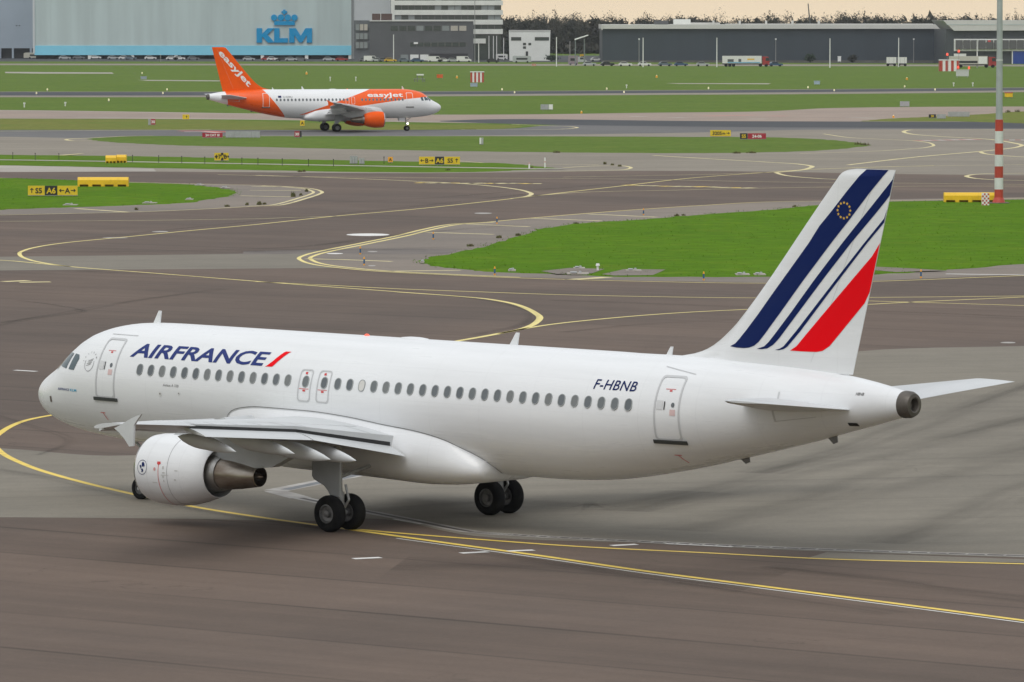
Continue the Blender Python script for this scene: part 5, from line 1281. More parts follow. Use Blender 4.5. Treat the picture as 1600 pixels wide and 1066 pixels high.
# thin stakes along the grass strip
for i, (u, v) in enumerate(((20, 249), (55, 250), (92, 250.5), (207, 253), (248, 254), (284, 255), (320, 256), (378, 257.5), (403, 258), (441, 259), (482, 260), (521, 260), (600, 256))):
    g = G(u, v + 1); r = empty('stake', g, 0, ORD[i] + ' thin dark stake from the left in the row along the grass strip', 'stake', 'stakes along the grass strip')
    MB().tube((0, 0, 0), (0, 0, .75), .035, .03, 6).build('rod', M['black'], r); MB().tube((0, 0, .75), (0, 0, .85), .06, .06, 6).build('cap', M['black'], r)
# weeds growing along the paving edges
def weed(u, v, r_, h, label):
    g = G(u, v); mb = MB(); rr = random.Random(int(u * 7 + v))
    r_ *= .45; h *= .7
    for i in range(60):
        a, q = rr.uniform(0, 6.28), r_ * rr.random(); c = Vector((q * math.cos(a), q * math.sin(a) * .8, 0)); hh = h * rr.uniform(.4, 1); t = rr.uniform(0, 3.14)
        d = Vector((math.cos(t), math.sin(t), 0)) * .05
        mb.add([c - d, c + d, c + Vector((rr.uniform(-.1, .1), rr.uniform(-.1, .1), hh))], [(0, 1, 2)])
    o = mb.build('weed', mat('weed', (.09, .11, .03), .9, var=.5, scale=4, col2=(.15, .12, .05)), None, loc=g)
    tag(o, label, 'weed', 'weeds along the paving edges')
wz = {}
for i, (u, v, r_, h) in enumerate(sorted(((405, 320.5, .5, .6), (413, 320, .3, .35), (458, 308, .5, .8), (470, 306, .3, .4), (479, 300, .3, .5), (355, 323.5, .5, .35), (386, 321, .3, .45), (213, 328.5, .3, .4), (900, 351, .4, .35), (1058, 338.5, .5, .4), (1068, 337.5, .3, .3), (1242, 324, .4, .35), (735, 385.5, .5, .35), (780, 372.5, .5, .4), (810, 369, .4, .4), (945, 257, .4, .5), (957, 258.5, .4, .4), (968, 260.5, .5, .4), (1340, 226.5, 1.2, .7), (1352, 227.5, 1.5, .7), (1150, 240, 1.2, .5), (1175, 239.5, 1.5, .5), (870, 239, 1.0, .5), (468, 269, .5, .4), (475, 268.6, .4, .4), (700, 267, .6, .4), (830, 263.5, .6, .4), (1590, 175.5, 1.2, .9), (1575, 176, 1.2, .8)))):
    zone = 'at the paved corner of the left grass island' if u < 500 and v > 280 else 'on the upper rim of the right grass island' if v > 320 else 'by the bend past the grass strip' if 940 < u < 970 else 'at the pointed right end of the far grass strip' if 1335 < u < 1355 else 'on the lower rim of the far grass strip' if 230 < v < 242 else 'on the lower rim of the near grass strip' if v > 200 else 'on the dry grass right of the mast'
    wz[zone] = wz.get(zone, 0) + 1
    weed(u, v, r_, h, ORD[wz[zone] - 1] + ' scrubby weed from the left ' + zone)
# ---- runway lights
def rwy_light(u, v, i):
    g = G(u, v); r = empty('runway_light', g, 0, ORD[i] + ' small glowing lamp from the left along the runway', 'runway light', 'runway edge lights')
    MB().tube((0, 0, 0), (0, 0, .25), .10, .08, 8).build('stem', M['post'], r); MB().tube((0, 0, .25), (0, 0, .62), .15, .12, 8).build('lamp', M['lamp_glow'], r)
for i, (u, v) in enumerate(sorted(((57, 148.6), (74, 142.8), (254.5, 148.6), (261, 142.8), (784.5, 142.6), (804, 147.4), (948, 141.6), (975, 147), (1107, 140.6), (1262.5, 139.3), (1303.5, 144), (1413.5, 137.9), (1461, 143), (170, 159.5), (222, 116.5)))):
    rwy_light(u, v, i)
for u, v, l in ((908.5, 177.5, 'small orange marker on the grass ahead of the orange airliner'), (1396, 184.2, 'small orange marker left of the black sign'), (479, 116.5, 'tiny orange marker on the far field above the orange airliner'), (1417, 125, 'tiny orange marker on the far field at right'), (714, 122.5, 'tiny yellow marker left of the striped hut'), (1026, 121.5, 'tiny orange marker on the far field below the dark hangar')):
    g = G(u, v); s = g.y / F_PX; r = empty('marker', g, 0, l, 'marker'); MB().box(-1.5 * s, 1.5 * s, -.2, .2, 0, 3.2 * s).build('board', M['orange_plastic'], r); MB().box(-.6 * s, .6 * s, -.1, .1, 3.2 * s, 4.2 * s).build('lamp', M['lamp_glow'], r)
# ---- striped huts and boxes of the landing system
def hut(u0, v0, u1, v1, n, label, base=None):
    g = G((u0 + u1) / 2, v1); s = g.y / F_PX; Wd, H = (u1 - u0) * s, (v1 - v0) * s
    r = empty('equipment_hut', g, 0, label, 'hut')
    st = Wd / n
    for i in range(n):
        MB().box(-Wd / 2 + i * st + .004, -Wd / 2 + (i + 1) * st - .004, 0, Wd * .8, 0, H * .93).build('wall_stripe', M['mast_red'] if i % 2 == 0 else M['sign_white'], r)
    MB().box(-Wd / 2 - .1, Wd / 2 + .1, -.1, Wd * .8 + .1, H * .93, H).build('roof', M['sign_white'], r)
    return r
hut(735, 112, 756, 128.8, 7, 'red and white striped hut on the far field at the centre')
hut(1468.5, 93.5, 1499, 111.5, 7, 'red and white striped hut in front of the right building')
def box_thing(name, u0, v0, u1, v1, m, label, cat, dep=1.0, feet=True, lid=None):
    g = G((u0 + u1) / 2, v1); s = g.y / F_PX; Wd, H = (u1 - u0) * s, (v1 - v0) * s
    r = empty(name, g, 0, label, cat); f_ = H * .18 if feet else 0
    MB().box(-Wd / 2, Wd / 2, -dep / 2, dep / 2, f_, H * .88).build('cabinet', m, r); MB().box(-Wd / 2 - .06, Wd / 2 + .06, -dep / 2 - .06, dep / 2 + .06, H * .88, H).build('lid', lid or m, r)
    if feet:
        for x in (-Wd * .4, Wd * .4): MB().box(x - .08, x + .08, -.08, .08, 0, f_).build('foot', M['post'], r)
    return r
box_thing('equipment_cabinet', 735, 130, 746, 136.5, mat('pale_blue', (.35, .42, .52), .5), 'pale blue cabinet below the striped hut at the centre', 'cabinet')
box_thing('equipment_cabinet', 1272, 126.5, 1281, 133, mat('pale_blue2', (.38, .47, .58), .5), 'pale blue cabinet on the far field below the dark hangar', 'cabinet')
box_thing('equipment_cabinet', 220, 119.5, 229, 124.5, mat('pale_blue3', (.33, .38, .46), .5), 'small blue grey cabinet on the far field at left', 'cabinet')
box_thing('marker_box', 682.5, 116.5, 692, 123, mat('red_orange', (.70, .12, .02), .5), 'small red orange box on the far field', 'box')
box_thing('marker_box', 1570, 144.5, 1582, 153.3, M['barrier_yellow'], 'yellow box with red lid on the grass right of the mast', 'box', lid=M['mast_red'])
box_thing('antenna_box', 1494, 109, 1513.5, 121.5, mat('pale_grey', (.55, .56, .54), .5), 'tilted pale box with red lamps in front of the striped hut at right', 'box')
g = G(655, 128); r = empty('radio_antenna', g, 0, 'low antenna frame with a pale roof on the far field', 'antenna'); s = g.y / F_PX
MB().box(-9 * s, 9 * s, -.5, .5, 4 * s, 5 * s).build('beam', M['post'], r); MB().box(-4 * s, 7 * s, -1, 1, 10 * s, 12 * s).build('roof', M['sign_white'], r)
for x in (-7, -3, 5, 8): MB().box(x * s - .1, x * s + .1, -.1, .1, 0, (10 if x in (-3, 5) else 5) * s).build('leg', M['post'], r)
for i, (u, v, h) in enumerate(sorted(((516, 127, 5), (556, 127, 5), (38, 168, 5), (102, 166, 4), (1490, 135, 4), (1520, 135, 4), (979, 138, 3.5)))):
    g = G(u, v); s = g.y / F_PX; r = empty('marker_post', g, 0, ORD[i] + ' thin pale marker post from the left on the far grass', 'marker post', 'marker posts on the far grass')
    MB().tube((0, 0, 0), (0, 0, h * s), .12, .1, 6).build('post', M['sign_white'], r); MB().tube((0, 0, h * s), (0, 0, h * s + .3), .2, .2, 6).build('cap', M['sign_white'], r)
# ================================================================== BACKGROUND: hangars, offices, vehicles, trees
def pxrect(u0, v0, u1, v1, Y):
    a, b = P(u0, v1, Y), P(u1, v0, Y); return a.x, b.x, a.z, b.z
class Bld:
    def __init__(s, name, Y, label, uc, cat='building'):
        s.Y = Y; c = P(uc, 90, Y); s.o = Vector((c.x, Y, 0)); s.r = empty(name, s.o, 0, label, cat)
    def box(s, name, u0, v0, u1, v1, m, d0=0.0, d1=10.0, ground=False, parent=None, z0=None, z1=None):
        x0, x1, za, zb = pxrect(u0, v0, u1, v1, s.Y)
        if ground: za = 0.0
        if z0 is not None: za = z0
        if z1 is not None: zb = z1
        return MB().box(x0 - s.o.x, x1 - s.o.x, d0, d1, za, zb).build(name, m, parent or s.r)
    def win(s, u0, v0, u1, v1, m, proud=.06, frame=None, parent=None):
        w = s.box('window', u0 - .4, v0 - .4, u1 + .4, v1 + .4, frame or M['frame'], -proud, .0, parent=parent)
        return s.box('pane', u0, v0, u1, v1, m, -proud - .03, -proud, parent=w)
    def poly(s, name, pts, m, d0, d1, parent=None):
        q = [(P(u, v, s.Y).x - s.o.x, P(u, v, s.Y).z) for u, v in pts]
        return MB().prism(q, d0, d1).build(name, m, parent or s.r)
M['hangar_grey'] = mat('hangar_grey', (0.50, 0.60, 0.59), 0.6, var=0.14, scale=0.06, stretch=(4, 1, .3))
M['hangar_blue_grey'] = mat('hangar_blue_grey', (0.34, 0.40, 0.47), 0.6, var=0.10, scale=0.08)
M['sky_blue'] = mat('sky_blue', (0.23, 0.64, 0.82), 0.5, var=.06, scale=.1)
M['logo_blue'] = mat('logo_blue', (0.002, 0.29, 0.58), 0.5, spec=.15)
M['pale_wall'] = mat('pale_wall', (0.58, 0.62, 0.63), 0.6, var=.1, scale=.1)
M['white_wall'] = mat('white_wall', (0.78, 0.80, 0.76), 0.6, var=.1, scale=.15)
M['band_white'] = mat('band_white', (0.74, 0.76, 0.70), 0.6, var=.12, scale=.3)
M['office_dark'] = mat('office_dark', (0.095, 0.10, 0.103), 0.6, var=.15, scale=.2)
M['office_glass'] = mat('office_glass', (0.035, 0.05, 0.045), 0.12, spec=.7)
M['glass_pale'] = mat('glass_pale', (0.22, 0.25, 0.25), 0.15, spec=.7)
M['glass_lit'] = mat('glass_lit', (0.45, 0.42, 0.36), 0.3)
M['frame'] = mat('frame', (0.10, 0.10, 0.10), 0.5)
M['dark_slate'] = mat('dark_slate', (0.038, 0.052, 0.066), 0.5, var=.10, scale=.12, stretch=(2, 1, .3))
M['roof_white'] = mat('roof_white', (0.60, 0.60, 0.57), 0.5, var=.06, scale=.2)
M['brick_brown'] = mat('brick_brown', (0.09, 0.055, 0.045), 0.8, var=.2, scale=.4)
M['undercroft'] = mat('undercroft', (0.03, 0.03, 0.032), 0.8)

# ---- big pale hangar with the blue letters
HG = Bld('hangar', 2000, 'huge pale grey hangar with blue letters and crown', 300)
HG.box('wall', 54, -60, 549, 71.5, M['hangar_grey'], 0, 70)
HG.box('blue_band', 54, 71.5, 549.5, 86.2, M['sky_blue'], -.25, 70)
HG.box('undercroft', 54, 86.2, 549, 95, M['undercroft'], 6, 70, ground=True)
HG.box('corner_trim', 51.5, -60, 54, 83, M['pale_wall'], -.4, 3)
HG.box('corner_trim', 549, -60, 552.5, 94, mat('trim_dark', (.22, .24, .24), .5), -.3, 3, ground=True)
for u in (140, 207, 275, 410, 479, 547):
    HG.box('pillar', u - 2.6, 86.2, u + 2.6, 94, M['white_wall'], -.1, 2, ground=True)
for u in range(79, 549, 31):                # joints between the cladding fields
    HG.box('cladding_joint', u - .22, -60, u + .22, 71.3, mat('joint', (.46, .555, .545), .6), -.03, 0)
# crown and letters
def circ(u, v, r, k=16): return [(u + r * math.cos(2 * math.pi * i / k), v + r * math.sin(2 * math.pi * i / k)) for i in range(k)]
for u, r in ((428.3, 4.9), (439, 5.1), (449.8, 5.1), (460.2, 4.9)): HG.poly('crown_ball', circ(u, 27.7, r), M['logo_blue'], -.6, -.05)
HG.box('crown_base', 428.5, 33.2, 460.5, 39.4, M['logo_blue'], -.6, -.05)
HG.poly('crown_cross', [(442.6, 15.2), (445.8, 15.2), (445.8, 17.4), (448.6, 17.4), (448.6, 20.4), (445.8, 20.4), (446.5, 22.6), (442.0, 22.6), (442.6, 20.4), (439.9, 20.4), (439.9, 17.4), (442.6, 17.4)], M['logo_blue'], -.6, -.05)
HG.poly('letter_k', [(401, 44.2), (409.5, 44.2), (409.5, 53), (418.5, 44.2), (428.6, 44.2), (418, 54.2), (429.2, 66.8), (418.4, 66.8), (410.6, 57.8), (409.5, 58.8), (409.5, 66.8), (401, 66.8)], M['logo_blue'], -.6, -.05)
HG.poly('letter_l', [(428.4, 44.2), (436.8, 44.2), (436.8, 59.8), (449.8, 59.8), (449.8, 66.8), (428.4, 66.8)], M['logo_blue'], -.6, -.05)
HG.poly('letter_m', [(452, 66.8), (452, 44.2), (462.2, 44.2), (470, 56), (477.4, 44.2), (487.6, 44.2), (487.6, 66.8), (479.4, 66.8), (479.4, 55), (472.2, 66.4), (467.4, 66.4), (460.2, 55), (460.2, 66.8)], M['logo_blue'], -.6, -.05)
H2 = Bld('hangar', 2030, 'blue grey hangar at the left edge beside the hangar with blue letters', 10)
H2.box('wall', -150, -60, 51, 75.5, M['hangar_blue_grey'], 0, 60); H2.box('undercroft', -150, 75.5, 51, 90, M['undercroft'], 2, 60, ground=True)
for u in (-60, 0, 20, 48): H2.box('pillar', u - 1.5, 75.5, u + 1.5, 90, M['hangar_blue_grey'], 0, 2, ground=True)
H2.box('vent', 25, 39.5, 27, 41, M['dark'], -.1, 0); H2.box('vent', 29.5, 39.5, 31.5, 41, M['dark'], -.1, 0)
# ---- pale slab block, striped office tower
PB = Bld('building', 2000, 'plain pale slab behind the dark office block', 582); PB.box('wall', 552.5, -60, 609.5, 60, M['pale_wall'], 0, 30, ground=True); PB.box('roof_edge', 552.5, -61, 610, -60, M['white_wall'], -.3, 30)
TW = Bld('office_tower', 1960, 'office tower striped with white bands and dark windows', 700)
TW.box('core', 611, -60, 783, 97, M['office_glass'], .6, 35, ground=True)
for (a, b) in ((-30, -22), (-14, -7), (1, 8.3), (15.8, 23.5), (31, 38.5), (45.7, 53.3)):
    TW.box('band', 611 if b < 30 else 611, a, 785.5, b, M['band_white'], 0, 35.5)
TW.box('band', 739, 60.5, 759, 68, M['band_white'], 0, 30)
for (a, b) in ((-7, 1), (8.3, 15.8), (23.5, 31), (38.5, 45.7)):
    n_ = 16
    for i in range(n_):
        u = 617 + i * (783 - 617) / n_
        p_ = TW.box('pane', u + .4, a, u + 9.8, b, M['office_glass'] if rnd.random() > .12 else M['glass_pale'], .45, .6)
        TW.box('mullion', u - .4, a, u + .4, b, M['frame'], .3, .6)
TW.box('corner', 611, -60, 616.5, 45.7, M['band_white'], -.2, 0)
# ---- dark low office block in front
OB = Bld('office_building', 1910, 'dark grey low office block right of the big hangar', 645)
OB.box('wall', 577.5, 33.5, 739, 96, M['office_dark'], 0, 30, ground=True)
OB.box('annex', 553, 32, 577.5, 96, mat('annex', (.13, .145, .155), .5, var=.2, scale=.2), .8, 30, ground=True)
OB.box('parapet', 577.5, 32, 739.5, 33.5, M['roof_white'], -.3, 30)
OB.box('rooftop_plant', 581, 21.5, 611.5, 31.8, M['brick_brown'], 3, 12); OB.box('rooftop_post', 594.3, 20, 595, 32, M['white_wall'], 2.5, 2.9)
for i in range(9):
    u = 610.5 + i * 13.4; OB.win(u, 40.5, u + 11, 48.3, M['glass_lit'] if i in (7, 8) else (M['glass_pale'] if i in (3, 6) else M['office_glass']))
for i in range(8):
    u = 641 + i * 11; OB.win(u, 66.5, u + 9.6, 73, M['office_glass'])
OB.box('lit_sign', 646.5, 66, 653, 69, M['sign_white'], -.3, -.15)
for v in (38, 52, 66):
    for u in (556, 562.5, 569): OB.win(u, v, u + 5.2, v + 9.5, M['glass_lit'] if (v == 38 and u > 560) else M['glass_pale'], parent=OB.r)
for (u0, u1, m_) in ((626, 638, 'glass_pale'), (641, 654, 'white_wall'), (656.5, 669.5, 'white_wall')): OB.box('loading_door', u0, 85.5, u1, 94.5, M[m_], -.3, 0)
OB.box('undercut', 672, 84, 731, 96, M['undercroft'], -.1, 0, ground=True)
# ---- small white building, dark tree beside it
WB = Bld('building', 1920, 'small white flat-roofed building at the foot of the wood', 828)
WB.poly('wall', [(795, 48.2), (860, 48.2), (859, 90), (797, 90), (797, 100), (859, 100)][:2] + [(859, 97), (796, 97)], M['white_wall'], 0, 14); WB.box('roof_edge', 795, 47.4, 860.4, 48.6, M['roof_white'], -.2, 14)
for q in ((799, 58.5, 814, 63.2), (836, 58.5, 857.5, 63.2), (817.5, 67.5, 821.5, 70.5), (826, 67.5, 829.5, 70.5), (817.5, 73, 821.5, 76)): WB.win(*q, M['office_glass'])
WB.box('door', 821.5, 80.5, 825, 88, M['dark'], -.2, 0)
# ---- long dark hangar
DH = Bld('hangar', 1860, 'long dark slate hangar with white roof edge', 1200)
DH.box('wall', 941, 44.5, 1479, 97, M['dark_slate'], 0, 60, ground=True); DH.box('roof_edge', 939.8, 38.5, 1480, 45.2, M['roof_white'], -1.2, 62)
DH.poly('gable_trim', [(940, 38.5), (942.4, 38.5), (941.4, 47), (939.6, 47)], M['roof_white'], -1.6, -1.2)
for i in range(5):
    u = 1115.5 + i * 41.3; DH.box('roof_vent', u - 1.6, 32.3, u + 1.6, 38.5, M['roof_white'], 4, 6)
for (u0, v0, u1, v1, m_) in ((1024, 32.5, 1045, 38.5, 'office_dark'), (1053.5, 30.2, 1080, 38, 'white_wall'), (1080, 35.5, 1126, 38.5, 'roof_white'), (1135, 37.2, 1460, 38.4, 'roof_white')): DH.box('rooftop_unit', u0, v0, u1, v1, M[m_], 6, 14)
for u in range(968, 1479, 27): DH.box('cladding_joint', u - .2, 45.3, u + .2, 96.5, mat('slate_joint', (.028, .038, .048), .6), -.04, 0)
DH.box('plinth', 941, 94.5, 1479, 97.5, mat('plinth', (.13, .125, .11), .8, var=.3, scale=.3), -.3, 0, ground=True)
# ---- right-hand building with the slanted roof edge
RB = Bld('building', 1800, 'building with flared white roof and glazed upper floor at right', 1560)
RB.box('wall', 1478, 46, 1760, 100, mat('slate2', (.055, .065, .072), .5, var=.1, scale=.2), 2, 50, ground=True)
RB.poly('roof', [(1474, 32), (1760, 31.6), (1760, 47), (1491, 48.3), (1482, 40)], M['roof_white'], 0, 52); RB.box('roof_band', 1479, 38.2, 1760, 38.9, M['hangar_grey'], -.12, 0)
RB.box('glazing_frame', 1491, 61, 1760, 80, M['white_wall'], .6, 2)
for i in range(22):
    u = 1493 + i * 12; RB.win(u + .6, 63.2, u + 10.8, 76.6, M['glass_pale'] if i % 4 == 2 else M['office_glass'], proud=-.35)
RB.box('fascia_sign', 1532, 62.4, 1563, 66.6, M['sign_white'], .05, .2)
RB.box('fascia_mark', 1543.5, 63, 1548, 65.6, M['red_mark'], -.02, .05)
RB.box('blue_gate', 1583, 80, 1612, 98, mat('gate_blue', (.01, .05, .28), .5), .8, 2, ground=True); RB.box('gate_post', 1581.5, 80, 1583, 98, M['sign_white'], .7, 2, ground=True)
RB.box('doorway', 1491, 84, 1510, 88, M['sign_white'], .8, 2)

# ---- lamp posts and flag poles
def pole(u, v0, v1, label, m='sign_white', head=False, r=.16, group='lamp posts in front of the far buildings'):
    g = G(u, v1); s = g.y / F_PX; H = (v1 - v0) * s
    o = empty('lamp_post', g, 0, label, 'lamp post', group); MB().tube((0, 0, 0), (0, 0, H), r * 1.3, r, 8).build('pole', M[m], o)
    MB().tube((0, 0, H), (0, 0, H + (.5 if head else .15)), r * (2.4 if head else 1.2), None, 8).build('lamp', M['sign_white'], o)
for u, v0, v1, l, m_, hd in ((998.5, 62.5, 98, 'darker lamp post left of its bright neighbour before the dark hangar', 'post', 1), (1004.8, 60, 105, 'bright pole near the left end of the dark hangar', 'sign_white', 0), (1120, 60, 105, 'bright pole left of the white truck', 'sign_white', 0), (1212, 62.5, 98, 'grey lamp post right of the white truck', 'post', 1), (1296.7, 61, 106, 'bright pole before the middle of the dark hangar', 'sign_white', 0), (1404, 60, 105, 'bright pole between the two tank containers', 'sign_white', 0), (1427.5, 62.5, 98, 'grey lamp post right of the tank containers', 'post', 1), (1526.7, 64, 106, 'bright pole before the glazed right building', 'sign_white', 0), (869.5, 59, 104, 'pale pole right of the small white building', 'sign_white', 0), (890.5, 66, 102, 'grey pole among the parked vehicles', 'post', 0), (615, 55, 97, 'thin pole before the dark office block', 'sign_white', 0), (748, 68, 98, 'thin pole right of the dark office block', 'sign_white', 0), (742, 0, 98, 'very tall thin pole before the striped tower', 'post', 0), (764, 57, 94, 'left of the flag poles by the tower', 'sign_white', 0), (771, 57, 94, 'second flag pole by the tower', 'sign_white', 0), (776, 57, 94, 'third flag pole by the tower', 'sign_white', 0), (787, 60, 94, 'right flag pole beside the dark tree', 'sign_white', 0), (251, 86, 97, 'short pole under the big hangar', 'post', 0)):
    pole(u, v0, v1, l, m_, hd, .13 if m_ == 'sign_white' else .11)
g = G(1270, 86); s = g.y / F_PX; cr = empty('crane_mast', g, 0, 'thin leaning crane jib above the wood', 'crane'); MB().tube((0, 0, 0), (-2.0, 0, 80 * s), .35, .22, 6).build('jib', M['office_dark'], cr); MB().tube((-2.0, 0, 80 * s), (-1.2, 0, 58 * s), .08, .08, 5).build('cable', M['office_dark'], cr)
g = G(907, 103); s = g.y / F_PX; cn = empty('loading_canopy', g, 0, 'light slanted canopy on posts left of the dark hangar', 'canopy')
MB().prism([(-9 * s, 40 * s), (12 * s, 47 * s), (12 * s, 48.5 * s), (-9 * s, 42 * s)], -3, 3).build('roof', M['white_wall'], cn)
for x in (-8, 6): MB().tube((x * s, 0, 0), (x * s, 0, 42 * s), .2, None, 6).build('post', M['glass_pale'], cn)

# ---- parked cars
CARM = {k: mat('car_' + k, c, .25, coat=.4) for k, c in dict(white=(.72, .72, .70), silver=(.42, .44, .45), grey=(.16, .17, .18), black=(.03, .03, .035), blue=(.04, .09, .18), red=(.35, .03, .03), yellow=(.65, .40, .03), slate=(.12, .16, .20)).items()}
M['car_glass'] = mat('car_glass', (.025, .03, .035), .1, spec=.7)
def make_car(kind):
    Lc, Hb, Ht = (4.4, .95, 1.48) if kind == 'car' else (5.2, 1.15, 2.1)
    r = empty('parked_car' if kind == 'car' else 'parked_van', (0, 0, -50))
    x = Lc / 2
    body = [(-x, .35), (x, .35), (x, .75), (x - .15, Hb - .05), (x - 1.1, Hb), (-x + .5, Hb + .02), (-x + .02, Hb - .1)] if kind == 'car' else [(-x, .35), (x, .35), (x, .9), (x - .75, 1.15), (-x, 1.15)]
    cab = [(x - 1.25, Hb - .02), (x - 1.95, Ht), (-x + 1.0, Ht - .02), (-x + .25, Hb)] if kind == 'car' else [(x - .75, 1.13), (x - 1.3, Ht), (-x + .03, Ht), (-x + .0, 1.13)]
    b = MB().prism(body, -.88, .88).build('body', CARM['white'], r, auto=.4)
    c = MB().prism(cab, -.76, .76).build('cabin', CARM['white'], r, auto=.4)
    gl = [(cab[0][0] - .18, Hb + .03), (cab[1][0] + .02, Ht - .12), (cab[2][0] + .05, Ht - .14), (cab[3][0] + .25, Hb + .04)] if kind == 'car' else [(x - .95, 1.2), (x - 1.35, Ht - .2), (x - 2.3, Ht - .2), (x - 2.3, 1.2)]
    MB().prism(gl, -.772, .772).build('window', M['car_glass'], c)
    for wx in (x - .85, -x + .8): MB().tube((wx, -.9, .32), (wx, .9, .32), .32, None, 12).build('wheel', M['tyre'], r)
    return r
protos = {k: make_car(k) for k in ('car', 'van')}
used = set()
def car(u, v, colour, label, kind='car', rz=0.0, sc=1.0):
    g = G(u, v)
    if kind not in used: r = protos[kind]; used.add(kind)
    else: r = copy_tree(protos[kind])
    r.location = g; r.rotation_euler = (0, 0, rz); r.scale = (sc, sc, sc)
    tag(r, label, 'car' if kind == 'car' else 'van', 'cars parked along the far buildings')
    for ch in r.children:
        if ch.name.startswith(('body', 'cabin')):
            if ch.data.users > 1: ch.data = ch.data.copy()
            ch.data.materials.clear(); ch.data.materials.append(CARM[colour])
for i, (u, v, c, k, l) in enumerate(((101, 93.2, 'silver', 'car', 'silver car parked left of the first white pillar'), (123, 93, 'grey', 'car', 'grey car just left of the first pillar under the hangar'), (149, 92.6, 'white', 'car', 'white car right of the first pillar under the hangar'), (177, 93.2, 'silver', 'car', 'silver car between first and second pillar'), (195, 93.3, 'white', 'car', 'white car with a dark neighbour, left of the second pillar'), (204, 93.6, 'slate', 'car', 'dark car at the second pillar under the hangar'), (235, 93.4, 'white', 'car', 'small white car right of the second pillar'), (269, 94, 'white', 'car', 'white car left of the third pillar'), (280, 94, 'white', 'car', 'white car right of the third pillar'), (302, 94, 'grey', 'car', 'grey car left of the orange tail'), (389, 95, 'silver', 'car', 'silver car just right of the orange tail'), (418, 95, 'red', 'car', 'red car right of the pillar below the letters'), (426, 95, 'white', 'car', 'white car below the blue letters'), (443, 95.3, 'black', 'car', 'black car below the last blue letter'), (455, 95.6, 'silver', 'car', 'silver car at the hangar, right of a black one'), (470, 95.4, 'grey', 'car', 'grey car left of the fifth pillar'), (514, 95.5, 'silver', 'car', 'silver car between the last two pillars'), (534, 95.6, 'red', 'car', 'dark red car beside the last pillar'), (570, 96.4, 'grey', 'car', 'grey car before the glass annex'), (580, 96.6, 'white', 'van', 'small white van before the dark office block'), (590, 96.8, 'silver', 'car', 'silver car left of the yellow one'), (600, 96.8, 'grey', 'car', 'grey car next to the yellow one'), (610, 97.2, 'yellow', 'car', 'yellow car before the dark office block'), (632, 97.4, 'slate', 'car', 'dark car before the loading doors'), (652, 97.4, 'blue', 'car', 'blue car before the loading doors'), (680, 97.3, 'white', 'van', 'white van before the office undercut, left one'), (694, 97.3, 'white', 'car', 'white car before the office undercut'), (708, 97.3, 'silver', 'car', 'silver car before the office undercut'), (725, 97.3, 'white', 'van', 'white van before the office undercut, right one'),
        (921, 103.3, 'silver', 'car', 'silver car at the left corner of the dark hangar'), (949, 103.4, 'black', 'car', 'black car at the left end of the dark hangar'), (977, 103.8, 'white', 'car', 'pale car left of the first bright pole'), (1007, 103.6, 'white', 'car', 'white car behind the first bright pole'), (1039, 103.6, 'slate', 'car', 'dark car before the dark hangar'), (1064, 103.8, 'blue', 'car', 'blue grey car before the dark hangar'), (1098, 103.9, 'silver', 'car', 'silver car just left of the white truck'), (1212, 104, 'blue', 'car', 'blue car right of the white truck'), (770, 98.2, 'black', 'car', 'black car under the flag poles'), (905, 78.5 + 20, 'silver', 'van', 'silver van left of the dark hangar'), (932, 96, 'white', 'car', 'white car on the slope left of the dark hangar'))):
    car(u, v, c, l, k, 0.0 if i % 3 else .12, 1.0)
# ---- lorries, tank containers, trailer, camper
def lorry(u0, v0, u1, v1, cab_px, tm, cm, label, marks=()):
    g = G((u0 + u1) / 2, v1); s = g.y / F_PX; Wd, H = (u1 - u0) * s, (v1 - v0) * s; cb = cab_px * s
    r = empty('lorry', g, 0, label, 'truck'); x0, x1 = -Wd / 2, Wd / 2
    MB().box(x0, x1 - cb - .3, -1.25, 1.25, 1.1, H).build('trailer', tm, r)
    MB().prism([(x1 - cb, .6), (x1, .6), (x1, H * .55), (x1 - cb * .15, H * .92), (x1 - cb, H * .95)], -1.2, 1.2).build('cab', cm, r)
    MB().prism([(x1 - cb * .55, H * .55), (x1 - .02, H * .55), (x1 - cb * .14, H * .84), (x1 - cb * .55, H * .84)], -1.22, 1.22).build('cab_window', M['car_glass'], r)
    MB().box(x0, x1 - cb * .5, -.9, .9, .75, 1.08).build('chassis', M['black'], r)
    for wx in (x0 + 1.2, x0 + 2.4, x0 + 3.6, x1 - cb - .6, x1 - 1.0): MB().tube((wx, -1.2, .5), (wx, 1.2, .5), .5, None, 12).build('wheel', M['tyre'], r)
    for (a, b, c, d, m_) in marks: MB().box(x0 + Wd * a, x0 + Wd * b, -1.27, -1.252, H * c, H * d).build('printed_mark', M[m_] if isinstance(m_, str) else m_, r)
    return r
lorry(1128.5, 87.5, 1202, 104.5, 11, CARM['white'], CARM['red'], 'white lorry with red cab before the dark hangar', ((.11, .24, .45, .70, 'office_dark'), (.34, .40, .45, .72, 'office_dark'), (.53, .68, .62, .76, 'gold'), (.11, .80, .36, .43, 'blue_mark')))
lorry(1483, 88, 1556, 106, 12, mat('tarp', (.52, .50, .44), .7), CARM['red'], 'grey lorry with red cab before the right building', ((.62, .80, .35, .95, 'sign_white'), (.02, .6, .40, .60, 'undercroft')))
